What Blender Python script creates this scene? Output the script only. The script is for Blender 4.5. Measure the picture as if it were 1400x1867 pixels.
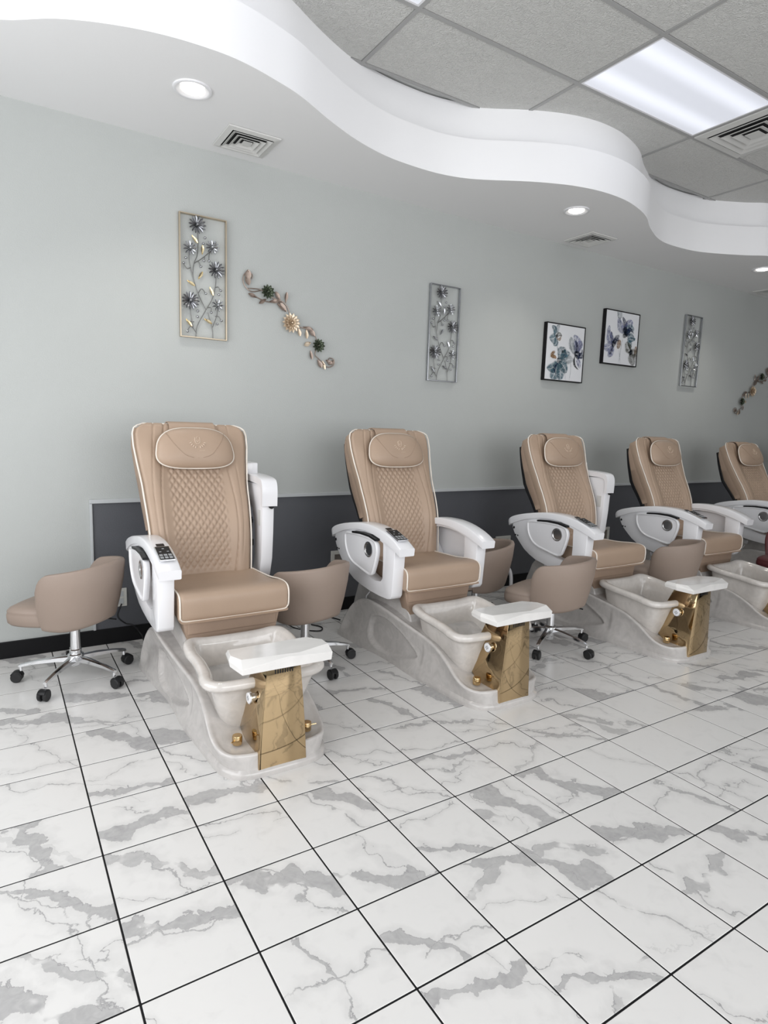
import bpy, bmesh, math, random
from math import sin, cos, pi, radians, sqrt, exp
from mathutils import Vector, Matrix, Euler
random.seed(7)
D = bpy.data
C = bpy.context.scene.collection
for o in list(D.objects): D.objects.remove(o)

# ------------------------------------------------------------------ camera
YAW, PITCH, ROLL = 0.5631416, -0.1347953, 0.0318320
FOC = 1128.39
cd = D.cameras.new('camera'); cam = D.objects.new('camera', cd); C.objects.link(cam)
cd.sensor_fit = 'VERTICAL'; cd.sensor_height = 24.0; cd.lens = 24.0*FOC/1867.0
cd.clip_start = .05; cd.clip_end = 100
fw = Vector((sin(YAW)*cos(PITCH), cos(YAW)*cos(PITCH), sin(PITCH)))
r0 = Vector((cos(YAW), -sin(YAW), 0)); u0 = r0.cross(fw)
rr = r0*cos(ROLL)+u0*sin(ROLL); uu = u0*cos(ROLL)-r0*sin(ROLL)
M = Matrix((rr, uu, -fw)).transposed().to_4x4()
M.translation = Vector((-0.2419, -1.4252, 1.4132))
cam.matrix_world = M
bpy.context.scene.camera = cam

# ------------------------------------------------------------------ world, exposure
W = D.worlds.new('world'); bpy.context.scene.world = W; W.use_nodes = True
W.node_tree.nodes['Background'].inputs[0].default_value = (.94, .96, 1, 1)
W.node_tree.nodes['Background'].inputs[1].default_value = 1.0
vs = bpy.context.scene.view_settings
vs.view_transform = 'Standard'; vs.look = 'None'; vs.gamma = 1; vs.use_curve_mapping = False
vs.exposure = -0.30

# ------------------------------------------------------------------ large lights (the daylight of the shop windows)
def area(name, loc, rot, sx, sy, power, col=(1, 1, 1), spread=pi):
    l = D.lights.new(name, 'AREA'); l.shape = 'RECTANGLE'; l.size = sx; l.size_y = sy
    l.energy = power; l.color = col; l.spread = spread
    o = D.objects.new(name, l); C.objects.link(o); o.location = loc; o.rotation_euler = rot
    return o
area('window_daylight', (0.9, -3.4, 1.75), (radians(90), 0, 0), 4.2, 2.5, 126, (.98, .985, 1))
area('window_daylight', (5.6, -3.4, 1.75), (radians(90), 0, 0), 3.6, 2.5, 34, (.98, .985, 1))
area('window_daylight', (-1.5, 0.2, 1.7), (0, radians(-90), 0), 2.4, 3.6, 92, (.97, .98, 1))

# ------------------------------------------------------------------ materials
def mat(name, col, rough=.5, metal=0, bump=0, bscale=50, var=0, vscale=5, coat=0, spec=.5, emit=None, sheen=0):
    m = D.materials.new(name); m.use_nodes = True
    nt = m.node_tree; b = nt.nodes['Principled BSDF']
    b.inputs['Base Color'].default_value = (*col, 1); b.inputs['Roughness'].default_value = rough
    b.inputs['Metallic'].default_value = metal; b.inputs['Specular IOR Level'].default_value = spec
    b.inputs['Coat Weight'].default_value = coat; b.inputs['Coat Roughness'].default_value = .08
    tc = nt.nodes.new('ShaderNodeTexCoord')
    if var:
        n = nt.nodes.new('ShaderNodeTexNoise'); n.inputs['Scale'].default_value = vscale; n.inputs['Detail'].default_value = 6
        n.inputs['Distortion'].default_value = 1.2
        nt.links.new(tc.outputs['Object'], n.inputs['Vector'])
        r = nt.nodes.new('ShaderNodeValToRGB')
        r.color_ramp.elements[0].position = .3; r.color_ramp.elements[1].position = .7
        r.color_ramp.elements[0].color = (*[c*(1-var) for c in col], 1)
        r.color_ramp.elements[1].color = (*[min(1, c*(1+var*.6)) for c in col], 1)
        nt.links.new(n.outputs['Fac'], r.inputs[0]); nt.links.new(r.outputs[0], b.inputs['Base Color'])
    if bump:
        n = nt.nodes.new('ShaderNodeTexNoise'); n.inputs['Scale'].default_value = bscale; n.inputs['Detail'].default_value = 4
        nt.links.new(tc.outputs['Object'], n.inputs['Vector'])
        bp = nt.nodes.new('ShaderNodeBump'); bp.inputs['Strength'].default_value = bump; bp.inputs['Distance'].default_value = .004
        nt.links.new(n.outputs['Fac'], bp.inputs['Height']); nt.links.new(bp.outputs[0], b.inputs['Normal'])
    if emit:
        b.inputs['Emission Color'].default_value = (*emit[0], 1); b.inputs['Emission Strength'].default_value = emit[1]
    return m

M_ = {}
M_['leather'] = mat('beige_leather', (.40, .292, .214), .48, bump=.12, bscale=260, var=.04, vscale=3)
M_['leather_dark'] = mat('beige_fabric_cover', (.34, .243, .178), .6, bump=.15, bscale=200, var=.06, vscale=4)
M_['emboss'] = mat('embossed_leather', (.56, .44, .34), .35)
M_['piping'] = mat('cream_piping', (.80, .74, .66), .4)
M_['white'] = mat('gloss_white_plastic', (.80, .80, .82), .22, coat=.3)
M_['black'] = mat('black_plastic', (.009, .009, .010), .4, spec=.3)
M_['key'] = mat('grey_keys', (.32, .33, .34), .4)
M_['pearl'] = mat('pearl_acrylic', (.52, .497, .478), .22, coat=.4, var=.11, vscale=16)
M_['pearl_in'] = mat('pearl_acrylic_basin', (.62, .588, .555), .14, coat=.6, var=.08, vscale=18)
M_['rest'] = mat('white_marble_acrylic', (.78, .765, .745), .16, coat=.5, var=.06, vscale=7)
M_['gold'] = mat('mirror_gold', (.50, .37, .215), .05, 1)
M_['goldk'] = mat('polished_brass', (.62, .45, .24), .12, 1)
M_['chrome'] = mat('chrome', (.82, .83, .85), .1, 1)
M_['steel'] = mat('brushed_steel', (.6, .6, .6), .22, 1)
M_['stool'] = mat('taupe_leatherette', (.285, .222, .182), .55, bump=.1, bscale=220, var=.04, vscale=4)
M_['stool_red'] = mat('burgundy_leatherette', (.09, .018, .02), .5)
M_['rubber'] = mat('caster_grey', (.018, .018, .019), .45, spec=.35)
M_['wallpaint'] = mat('sage_grey_paint', (.452, .470, .457), .6, bump=.25, bscale=120, var=.02, vscale=1.5)
M_['wain'] = mat('charcoal_blue_paint', (.092, .096, .108), .5, bump=.25, bscale=120, var=.04, vscale=2)
M_['trim'] = mat('pale_trim', (.50, .52, .53), .4)
M_['base'] = mat('black_vinyl_base', (.006, .006, .007), .55, spec=.2)
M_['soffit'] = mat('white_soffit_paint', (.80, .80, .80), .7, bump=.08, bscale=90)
M_['fascia'] = mat('white_fascia_paint', (.92, .92, .93), .65)
M_['roomwall'] = mat('pale_room_paint', (.6, .61, .6), .7)
M_['grid'] = mat('ceiling_grid', (.36, .36, .355), .5)
M_['vent'] = mat('white_vent_metal', (.62, .62, .60), .5)
M_['dark'] = mat('dark_void', (.015, .015, .015), .8)
M_['silver'] = mat('silver_metal', (.42, .43, .45), .22, 1)
M_['gunmetal'] = mat('gunmetal', (.27, .275, .29), .26, 1)
M_['stemgrey'] = mat('grey_wire', (.20, .20, .195), .4, .6)
M_['champ'] = mat('champagne_metal', (.55, .47, .36), .35, 1)
M_['leafgold'] = mat('gold_leaf_metal', (.78, .66, .42), .25, 1)
M_['rose'] = mat('rose_bronze', (.34, .27, .23), .4, .8)
M_['cream'] = mat('cream_gold', (.72, .60, .46), .35, .7)
M_['green'] = mat('green_patina', (.085, .105, .07), .4, .6)
M_['canvas'] = mat('canvas_white', (.74, .75, .77), .6, bump=.1, bscale=400)
M_['frame_black'] = mat('black_frame', (.008, .007, .008), .5, spec=.2)
M_['plate'] = mat('ivory_plate', (.62, .62, .58), .4)
M_['niche'] = mat('taupe_niche', (.20, .175, .155), .6)
M_['lamp'] = mat('lit_diffuser', (1, 1, 1), .5, emit=((1, .95, .87), 9))
M_['fixture'] = None

def tile_mat():
    """glazed marble-look tile: each tile carries its own drifting veins (cell found from the position)"""
    m = D.materials.new('marble_tile'); m.use_nodes = True
    nt = m.node_tree; N = nt.nodes; Lk = nt.links; b = N['Principled BSDF']
    def mt(op, a, b_=None, c=None):
        n = N.new('ShaderNodeMath'); n.operation = op
        for i, v in enumerate((a, b_, c)):
            if v is None: continue
            if isinstance(v, (int, float)): n.inputs[i].default_value = v
            else: Lk.new(v, n.inputs[i])
        return n.outputs[0]
    def ss(v, a, b_, lo=0, hi=1):
        n = N.new('ShaderNodeMapRange'); n.interpolation_type = 'SMOOTHSTEP'
        Lk.new(v, n.inputs[0])
        for i, q in ((1, a), (2, b_), (3, lo), (4, hi)):
            if isinstance(q, (int, float)): n.inputs[i].default_value = q
            else: Lk.new(q, n.inputs[i])
        return n.outputs[0]
    g = N.new('ShaderNodeNewGeometry'); sp = N.new('ShaderNodeSeparateXYZ'); Lk.new(g.outputs['Position'], sp.inputs[0])
    ux, uy = mt('DIVIDE', sp.outputs[0], TS), mt('DIVIDE', sp.outputs[1], TSY)
    cx, cy = mt('FLOOR', ux), mt('FLOOR', uy)
    fx, fy = mt('SUBTRACT', mt('SUBTRACT', ux, cx), .5), mt('SUBTRACT', mt('SUBTRACT', uy, cy), .5)
    def rnd(k):
        c = N.new('ShaderNodeCombineXYZ'); Lk.new(cx, c.inputs[0]); Lk.new(cy, c.inputs[1]); c.inputs[2].default_value = k
        w = N.new('ShaderNodeTexWhiteNoise'); w.noise_dimensions = '3D'; Lk.new(c.outputs[0], w.inputs[0])
        q = N.new('ShaderNodeSeparateXYZ'); Lk.new(w.outputs['Color'], q.inputs[0]); return q.outputs
    def noise(x, y, z, scale, det, dist=0, rough=.55):
        c = N.new('ShaderNodeCombineXYZ'); Lk.new(x, c.inputs[0]); Lk.new(y, c.inputs[1]); Lk.new(z, c.inputs[2])
        n = N.new('ShaderNodeTexNoise'); n.inputs['Scale'].default_value = scale; n.inputs['Detail'].default_value = det
        n.inputs['Distortion'].default_value = dist; n.inputs['Roughness'].default_value = rough
        Lk.new(c.outputs[0], n.inputs['Vector']); return n.outputs['Fac']
    fac = None
    for k, (wmul, dark, amp) in enumerate(((1.0, .62, .42), (.32, .55, .5), (.06, .6, .6), (.0, .5, .8))):
        r = rnd(k*7.3+.5); r2 = rnd(k*3.1+20.5)
        th = mt('ADD', mt('MULTIPLY', mt('SUBTRACT', r[0], .5), 1.5), -.75 if k != 1 else -.3)
        cs, sn = mt('COSINE', th), mt('SINE', th)
        xr = mt('ADD', mt('MULTIPLY', fx, cs), mt('MULTIPLY', fy, sn)); yr = mt('SUBTRACT', mt('MULTIPLY', fy, cs), mt('MULTIPLY', fx, sn))
        z = mt('MULTIPLY', r[1], 91)
        big = mt('SUBTRACT', noise(xr, yr, z, 1.7, 2), .5); fine = mt('SUBTRACT', noise(xr, yr, z, 5.5, 8, .4, .62), .5)
        d = mt('ADD', mt('ADD', yr, mt('MULTIPLY', mt('SUBTRACT', r[2], .5), .75)), mt('ADD', mt('MULTIPLY', big, amp*1.3), mt('MULTIPLY', fine, .26)))
        wn = noise(xr, yr, mt('ADD', z, 7.7), 2.4, 3)
        tw = mt('MULTIPLY', mt('POWER', r2[0], 1.7), .30*wmul)
        w = mt('ADD', mt('MULTIPLY', mt('MAXIMUM', mt('MULTIPLY', mt('SUBTRACT', wn, .30), 2.8), 0), tw), .0035)
        ad = mt('ABSOLUTE', d)
        pres = ss(wn, .36, .50) if k else ss(wn, .30, .42)
        pres = mt('MULTIPLY', pres, ss(r2[1], (.12, .52, .35, .6)[k], (.2, .6, .5, .7)[k]))
        body = mt('SUBTRACT', 1, ss(ad, mt('SUBTRACT', w, .004), mt('ADD', w, .010)))
        inner = noise(xr, yr, mt('ADD', z, 3.3), 9, 7, 1.2)
        edge = mt('SUBTRACT', 1, ss(mt('ABSOLUTE', mt('SUBTRACT', d, w)), .0, .016))
        halo = mt('MULTIPLY', mt('SUBTRACT', 1, ss(ad, w, mt('ADD', w, .14))), .13)
        v = mt('MULTIPLY', body, mt('MULTIPLY', mt('ADD', .55, mt('MULTIPLY', inner, .7)), dark))
        v = mt('MAXIMUM', v, mt('MULTIPLY', mt('MULTIPLY', edge, body), .85))
        v = mt('MAXIMUM', v, halo)
        v = mt('MULTIPLY', v, pres)
        fac = v if fac is None else mt('MAXIMUM', fac, v)
    r = rnd(55.5)
    cl = noise(fx, fy, mt('MULTIPLY', r[0], 70), 4.5, 6, .8)
    fac = mt('ADD', fac, mt('MULTIPLY', ss(cl, .5, .8), .10))
    mx = N.new('ShaderNodeMix'); mx.data_type = 'RGBA'; mx.clamp_factor = True; Lk.new(fac, mx.inputs[0])
    mx.inputs[6].default_value = (.70, .69, .675, 1); mx.inputs[7].default_value = (.215, .212, .218, 1)
    Lk.new(mx.outputs[2], b.inputs['Base Color'])
    b.inputs['Roughness'].default_value = .27; b.inputs['Specular IOR Level'].default_value = .5
    return m

def ceiltile_mat():
    m = mat('acoustic_tile', (.62, .62, .60), .9)
    nt = m.node_tree; tc = [n for n in nt.nodes if n.type == 'TEX_COORD'][0]; b = nt.nodes['Principled BSDF']
    n = nt.nodes.new('ShaderNodeTexNoise'); n.inputs['Scale'].default_value = 42; n.inputs['Detail'].default_value = 4; n.inputs['Distortion'].default_value = 2.5
    nt.links.new(tc.outputs['Object'], n.inputs['Vector'])
    bp = nt.nodes.new('ShaderNodeBump'); bp.inputs['Strength'].default_value = 1; bp.inputs['Distance'].default_value = .011
    nt.links.new(n.outputs['Fac'], bp.inputs['Height']); nt.links.new(bp.outputs[0], b.inputs['Normal'])
    return m

def fixture_mat():
    m = D.materials.new('lit_acrylic_lens'); m.use_nodes = True
    nt = m.node_tree; b = nt.nodes['Principled BSDF']; b.inputs['Base Color'].default_value = (.4, .41, .43, 1)
    tc = nt.nodes.new('ShaderNodeTexCoord'); sp = nt.nodes.new('ShaderNodeSeparateXYZ'); nt.links.new(tc.outputs['Object'], sp.inputs[0])
    # two tubes glow through the lens
    w = nt.nodes.new('ShaderNodeMath'); w.operation = 'ABSOLUTE'; nt.links.new(sp.outputs[1], w.inputs[0])
    s = nt.nodes.new('ShaderNodeMath'); s.operation = 'SUBTRACT'; nt.links.new(w.outputs[0], s.inputs[0]); s.inputs[1].default_value = .15
    a = nt.nodes.new('ShaderNodeMath'); a.operation = 'ABSOLUTE'; nt.links.new(s.outputs[0], a.inputs[0])
    r = nt.nodes.new('ShaderNodeMapRange'); r.interpolation_type = 'SMOOTHSTEP'; nt.links.new(a.outputs[0], r.inputs[0])
    r.inputs[1].default_value = 0; r.inputs[2].default_value = .11; r.inputs[3].default_value = 1.02; r.inputs[4].default_value = .70
    b.inputs['Emission Color'].default_value = (.87, .90, 1, 1)
    nt.links.new(r.outputs[0], b.inputs['Emission Strength'])
    return m
TS, TSY = .305, .30569
M_['tile'] = tile_mat(); M_['acoustic'] = ceiltile_mat(); M_['fixture'] = fixture_mat()

# ------------------------------------------------------------------ mesh helpers
def mesh(name, verts, faces, material=None, smooth=None, bev=0, bseg=2):
    me = D.meshes.new(name); me.from_pydata([tuple(v) for v in verts], [], faces)
    bm = bmesh.new(); bm.from_mesh(me)
    bmesh.ops.recalc_face_normals(bm, faces=bm.faces)
    if bev:
        es = [e for e in bm.edges if len(e.link_faces) == 2 and e.calc_face_angle(0) > radians(30)]
        bmesh.ops.bevel(bm, geom=es, offset=bev, segments=bseg, profile=.5, affect='EDGES', clamp_overlap=True)
    bm.to_mesh(me); bm.free()
    if smooth is not None:
        for p in me.polygons: p.use_smooth = True
        me.set_sharp_from_angle(angle=radians(smooth))
    if material: me.materials.append(material)
    return me
def obj(name, me, parent=None, loc=None, rot=None):
    o = D.objects.new(name, me); C.objects.link(o)
    if parent: o.parent = parent
    if loc: o.location = loc
    if rot: o.rotation_euler = rot
    return o
def thing(name, label, cat, loc=(0, 0, 0), rz=0, group=None):
    o = D.objects.new(name, None); C.objects.link(o); o.location = loc; o.rotation_euler = (0, 0, rz)
    o.empty_display_size = .1
    o['label'] = label; o['category'] = cat
    if group: o['group'] = group
    return o
def tag(o, label, cat, group=None):
    o['label'] = label; o['category'] = cat
    if group: o['group'] = group
    return o
def struct(o): o['kind'] = 'structure'; return o
def box(x0, x1, y0, y1, z0, z1):
    v = [(x, y, z) for x in (x0, x1) for y in (y0, y1) for z in (z0, z1)]
    f = [(0, 1, 3, 2), (4, 6, 7, 5), (0, 4, 5, 1), (2, 3, 7, 6), (0, 2, 6, 4), (1, 5, 7, 3)]
    return v, f
def join(*parts):
    V, F = [], []
    for v, f in parts:
        n = len(V); V += [tuple(p) for p in v]; F += [tuple(i+n for i in q) for q in f]
    return V, F
def boxes(*bs): return join(*[box(*b) for b in bs])
def tf(vf, m): return [tuple(m @ Vector(p)) for p in vf[0]], vf[1]
def loft(rings, closed=True, cap=True):
    n = len(rings[0]); V = [p for r in rings for p in r]; F = []
    for i in range(len(rings)-1):
        for j in range(n if closed else n-1):
            k = (j+1) % n
            F.append((i*n+j, i*n+k, (i+1)*n+k, (i+1)*n+j))
    if cap and closed:
        F.append(tuple(range(n))[::-1]); F.append(tuple((len(rings)-1)*n+j for j in range(n)))
    return V, F
def catmull(pts, n, closed=False):
    P = [Vector(p) for p in pts]; out = []; m = len(P)
    segs = m if closed else m-1
    def g(i): return P[i % m] if closed else P[max(0, min(m-1, i))]
    for s in range(segs):
        a, b, c, d = g(s-1), g(s), g(s+1), g(s+2)
        for k in range(n):
            t = k/n
            out.append(.5*((2*b)+(c-a)*t+(2*a-5*b+4*c-d)*t*t+(3*b-a-3*c+d)*t**3))
    if not closed: out.append(P[-1])
    return out
def tube(pts, r, seg=8, closed=False):
    P = [Vector(p) for p in pts]; n = len(P)
    R = r if callable(r) else (lambda t: r)
    T = []
    for i in range(n):
        a = P[i-1] if (closed or i > 0) else P[i]; b = P[(i+1) % n] if (closed or i < n-1) else P[i]
        T.append((b-a).normalized())
    u = T[0].orthogonal().normalized(); rings = []
    for i in range(n):
        u = (u-T[i]*u.dot(T[i]))
        u = u.normalized() if u.length > 1e-6 else T[i].orthogonal().normalized()
        v = T[i].cross(u); q = R(i/(n-1))
        rings.append([P[i]+u*cos(2*pi*k/seg)*q+v*sin(2*pi*k/seg)*q for k in range(seg)])
    if closed: rings.append(rings[0]); return loft(rings, True, False)
    return loft(rings)
def lathe(prof, seg=24, ctr=(0, 0, 0)):
    rings = [[(ctr[0]+r*cos(2*pi*k/seg), ctr[1]+r*sin(2*pi*k/seg), ctr[2]+z) for k in range(seg)] for r, z in prof]
    return loft(rings)
def poly_mesh(name, outer, holes, d0, d1, axis, material, bev=0, smooth=None):
    """outline in the plane across `axis` extruded from d0 to d1; holes allowed"""
    def put(a, b, d): return {'x': (d, a, b), 'y': (a, d, b), 'z': (a, b, d)}[axis]
    bm = bmesh.new(); es = []
    for loop in [outer]+list(holes):
        vs_ = [bm.verts.new(put(p[0], p[1], d0)) for p in loop]
        for i in range(len(vs_)): es.append(bm.edges.new((vs_[i], vs_[(i+1) % len(vs_)])))
    if holes: bmesh.ops.triangle_fill(bm, edges=es, use_beauty=True, use_dissolve=False)
    else: bm.faces.new([v for v in bm.verts])
    r = bmesh.ops.extrude_face_region(bm, geom=bm.faces[:])
    dv = Vector(put(0, 0, d1))-Vector(put(0, 0, d0))
    for g in r['geom']:
        if isinstance(g, bmesh.types.BMVert): g.co += dv
    bmesh.ops.recalc_face_normals(bm, faces=bm.faces)
    if bev:
        ee = [e for e in bm.edges if len(e.link_faces) == 2 and e.calc_face_angle(0) > radians(50)]
        bmesh.ops.bevel(bm, geom=ee, offset=bev, segments=2, profile=.5, affect='EDGES', clamp_overlap=True)
    me = D.meshes.new(name); bm.to_mesh(me); bm.free(); me.materials.append(material)
    if smooth is not None:
        for p in me.polygons: p.use_smooth = True
        me.set_sharp_from_angle(angle=radians(smooth))
    return me
def smoothstep(a, b, x):
    t = max(0, min(1, (x-a)/(b-a))); return t*t*(3-2*t)
def interp(tab, x):
    if x <= tab[0][0]: return tab[0][1]
    for (a, fa), (b, fb) in zip(tab[:-1], tab[1:]):
        if x <= b: return fa+(fb-fa)*(x-a)/(b-a)
    return tab[-1][1]
SH = Matrix.Translation((0, -1.5, 0))      # chair parts are drawn at room depth, origin under the chair

# ------------------------------------------------------------------ room shell
WY = 2.70; SZ = 3.10; CZ = 3.59; XL, XR, YB = -1.6, 12.2, -3.5
# floor: dark grout bed with separate tiles
floor = struct(obj('floor', mesh('floor', *boxes((XL, XR, YB, WY, -.12, -.0016)), M_['base'])))
g = .0056
def tile_bm():
    v, f = box(g/2, TS-g/2, g/2, TSY-g/2, -.008, 0)
    return mesh('tile', v, f, M_['tile'], bev=.0012, bseg=1)
tme = tile_bm()
def to_px(p):
    d = Vector(p)-M.translation; z = d.dot(fw)
    if z < .1: return None
    return 700+FOC*d.dot(rr)/z, 933.5-FOC*d.dot(uu)/z, z
cand = []
for i in range(math.floor(XL/TS)+1, math.floor(XR/TS)):
    for j in range(-11, 8):
        q = to_px(((i+.5)*TS, (j+.5)*TSY, 0))
        vis = q is not None and -160 < q[0] < 1540 and q[1] < 2120
        cand.append((q[2] if vis else 99, i, j))
cand.sort()
rest = []
for n, (d, i, j) in enumerate(cand):
    if n < 300 and d < 50:
        o = obj('tile', tme, floor, (i*TS, j*TSY, 0))
    else: rest.append((i, j))
def clipbox(i, j):
    return box(i*TS+g/2, (i+1)*TS-g/2, j*TSY+g/2, (j+1)*TSY-g/2, -.008, 0)
rf = obj('tile_field', mesh('tile_field', *join(*[clipbox(i, j) for i, j in rest]), M_['tile']), floor); rf['kind'] = 'stuff'
# the row of cut tiles along the wall
cut = [box(i*TS+g/2, (i+1)*TS-g/2, 8*TSY+g/2, WY-.002, -.008, 0) for i in range(-5, 38)]
for k, cb in enumerate(cut):
    if k < 22: obj('cut_tile', mesh('cut_tile', *cb, M_['tile']), floor)
co = obj('cut_tile_field', mesh('cut_tile_field', *join(*cut[22:]), M_['tile']), floor); co['kind'] = 'stuff'

wall = struct(obj('wall_back', mesh('wall_back', *boxes((XL, XR, WY, WY+.12, 0, CZ+.1)), M_['wallpaint'])))
# dark painted dado with its cap, cut short at left: bare wall stands in for reflected light
WX = .237
struct(obj('trim_1', mesh('trim_1', *boxes((WX+.012, XR, WY-.008, WY, .10, .90)), M_['wain'])))
struct(obj('trim_2', mesh('trim_2', *boxes((WX-.004, XR, WY-.022, WY, .90, .925)), M_['trim'], bev=.003)))
struct(obj('trim_highlight', mesh('trim_highlight', *boxes((WX-.004, WX+.012, WY-.020, WY, .10, .90)), M_['trim'], bev=.003)))  # pale upright strip imitates the highlight at the dado's left edge
struct(obj('baseboard_back', mesh('baseboard_back', *boxes((XL, XR, WY-.016, WY, 0, .10)), M_['base'], bev=.004)))
# far side wall
struct(obj('wall_right', mesh('wall_right', *boxes((XR, XR+.12, YB, WY, 0, CZ+.1)), M_['roomwall'])))
# left wall with a wide shop window
struct(obj('wall_left', mesh('wall_left', *boxes((XL-.12, XL, YB, -1.7, 0, CZ+.1), (XL-.12, XL, 2.1, WY, 0, CZ+.1), (XL-.12, XL, -1.7, 2.1, 0, .5), (XL-.12, XL, -1.7, 2.1, 2.95, CZ+.1)), M_['roomwall'])))
struct(obj('window_1', mesh('window_1', *boxes((XL-.09, XL-.03, -1.7, 2.1, .5, .55), (XL-.09, XL-.03, -1.7, 2.1, 2.9, 2.95), (XL-.09, XL-.03, -1.7, -1.65, .55, 2.9), (XL-.09, XL-.03, 2.05, 2.1, .55, 2.9), (XL-.09, XL-.03, .17, .23, .55, 2.9)), M_['gunmetal'])))
# wall behind the camera with shop windows
struct(obj('wall_front', mesh('wall_front', *boxes((XL, -1.4, YB-.12, YB, 0, CZ+.1), (3.2, 3.8, YB-.12, YB, 0, CZ+.1), (7.4, XR, YB-.12, YB, 0, CZ+.1), (XL, XR, YB-.12, YB, 3.0, CZ+.1), (XL, XR, YB-.12, YB, 0, .5)), M_['roomwall'])))
for k, (a, b) in enumerate(((-1.4, 3.2), (3.8, 7.4))):
    n = 3; bars = [(a, b, YB-.09, YB-.03, .5, .55), (a, b, YB-.09, YB-.03, 2.95, 3.0)]
    for i in range(n+1):
        x = a+(b-a-.05)*i/n; bars.append((x, x+.05, YB-.09, YB-.03, .55, 2.95))
    struct(obj('window_%d' % (k+2), mesh('window_%d' % (k+2), *boxes(*bars), M_['gunmetal'])))

# ---- ceiling: slab, T-bar grid, lay-in panels
ceil = struct(obj('ceiling', mesh('ceiling', *boxes((XL, XR, YB, WY, CZ+.03, CZ+.12)), M_['roomwall'])))
GX = [2.957+1.216*k for k in range(-4, 9)]; GY = [.935+.595*k for k in range(-8, 3)]
bars = [(x-.012, x+.012, YB, WY, CZ-.004, CZ+.012) for x in GX]+[(XL, XR, y-.012, y+.012, CZ-.0045, CZ+.0115) for y in GY]
obj('grid_bar', mesh('grid_bar', *boxes(*bars), M_['grid']), ceil)
# panels replaced by a light: (index in GX, index in GY)
LIT = [(2, 8), (4, 8), (7, 8), (2, 4), (4, 4), (6, 4)]
VENT = (5, 8)
pme = mesh('ceiling_panel', *boxes((-.596, .596, -.285, .285, 0, .016)), M_['acoustic'], bev=.004, bseg=1)
for i in range(len(GX)-1):
    for j in range(len(GY)-1):
        if (i, j) in LIT: continue
        cx, cy = (GX[i]+GX[i+1])/2, (GY[j]+GY[j+1])/2
        if (i, j) == VENT:
            o = obj('ceiling_panel', mesh('ceiling_panel', *boxes((.015, .596, -.285, .285, 0, .016)), M_['acoustic'], bev=.004, bseg=1), ceil, (cx, cy, CZ)); continue
        obj('ceiling_panel', pme, ceil, (cx, cy, CZ))
FN = {(4, 8): 'bright flat ceiling light panel above the second and third spa chairs', (2, 8): 'flat ceiling light panel whose corner shows at the top edge of the photo'}
for (i, j) in LIT:
    cx, cy = (GX[i]+GX[i+1])/2, (GY[j]+GY[j+1])/2
    t = thing('ceiling_light', FN.get((i, j), 'flat ceiling light panel out of frame, %s' % {(7, 8): 'over the far end of the row', (2, 4): 'behind the camera on the left', (4, 4): 'behind the camera in the middle', (6, 4): 'behind the camera on the right'}.get((i, j), '')), 'light', (cx, cy, CZ), 0, 'lay-in light panels of the ceiling grid')
    obj('diffuser', mesh('diffuser', *boxes((-.583, .583, -.272, .272, .0, .012)), M_['fixture'], bev=.003), t)
    obj('frame', mesh('frame', *boxes((-.596, -.583, -.285, .285, -.003, .014), (.583, .596, -.285, .285, -.003, .014), (-.583, .583, -.285, -.272, -.003, .014), (-.583, .583, .272, .285, -.003, .014)), M_['white']), t)

def vent_mesh(parts, s, depth=.03):
    """square louvred diffuser: nested sloping rings"""
    V = []
    def ring(a, b, z0, z1, th=.003):
        o4 = [(-a, -a), (a, -a), (a, a), (-a, a)]; i4 = [(-b, -b), (b, -b), (b, b), (-b, b)]
        return loft([[(x, y, z0) for x, y in o4], [(x, y, z1) for x, y in i4], [(x, y, z1+th) for x, y in i4], [(x, y, z0+th) for x, y in o4], [(x, y, z0) for x, y in o4]], True, False)
    return ring
def make_vent(name, label, cx, cy, z, s, group):
    t = thing(name, label, 'vent', (cx, cy, z), 0, group)
    ring = vent_mesh(None, s)
    obj('backing', mesh('backing', *boxes((-s*.8, s*.8, -s*.8, s*.8, -.004, -.001)), M_['dark']), t)
    obj('flange', mesh('flange', *ring(s, s*.8, -.010, -.016, .008), M_['vent']), t)
    for k, (a, b) in enumerate(((.76, .62), (.56, .42), (.37, .23))):
        obj('louvre', mesh('louvre', *ring(s*a, s*b, -.022, -.008), M_['vent']), t)
    obj('louvre', mesh('louvre', *boxes((-s*.17, s*.17, -s*.17, s*.17, -.018, -.014)), M_['vent']), t)
    return t
make_vent('ceiling_vent', 'large square louvred vent set in the tiled ceiling beside the bright light panel', GX[5]+.302, (GY[8]+GY[9])/2, CZ, .285, 'ceiling vents')

# ---- wavy white bulkhead
curve = [(-.138, 1.956), (.06, 1.808), (.262, 1.711), (.477, 1.651), (.70, 1.634), (.855, 1.652), (1.015, 1.70), (1.187, 1.768), (1.421, 1.905), (1.66, 2.023), (1.90, 2.10), (2.117, 2.126), (2.347, 2.122), (2.539, 2.075), (2.704, 1.99), (2.864, 1.89), (3.038, 1.80), (3.229, 1.728), (3.455, 1.687), (3.705, 1.694), (3.944, 1.75), (4.148, 1.83), (4.369, 1.956), (4.674, 2.089), (4.932, 2.132), (5.3, 2.098), (5.681, 1.93), (5.884, 1.80)]
pre = [(x, 1.88-.245*cos(2*pi*(x-.70)/2.87)) for x in [-1.6, -1.4, -1.2, -1., -.8, -.6, -.4]]
post = [(x, 1.90-.22*cos(2*pi*(x-6.45)/2.87)) for x in [6.1+.22*k for k in range(28)]]
post = [p for p in post if p[0] < XR-.05]+[(XR, 1.9)]
wave = catmull([(x, y, 0) for x, y in pre+curve+post], 5)
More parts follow.
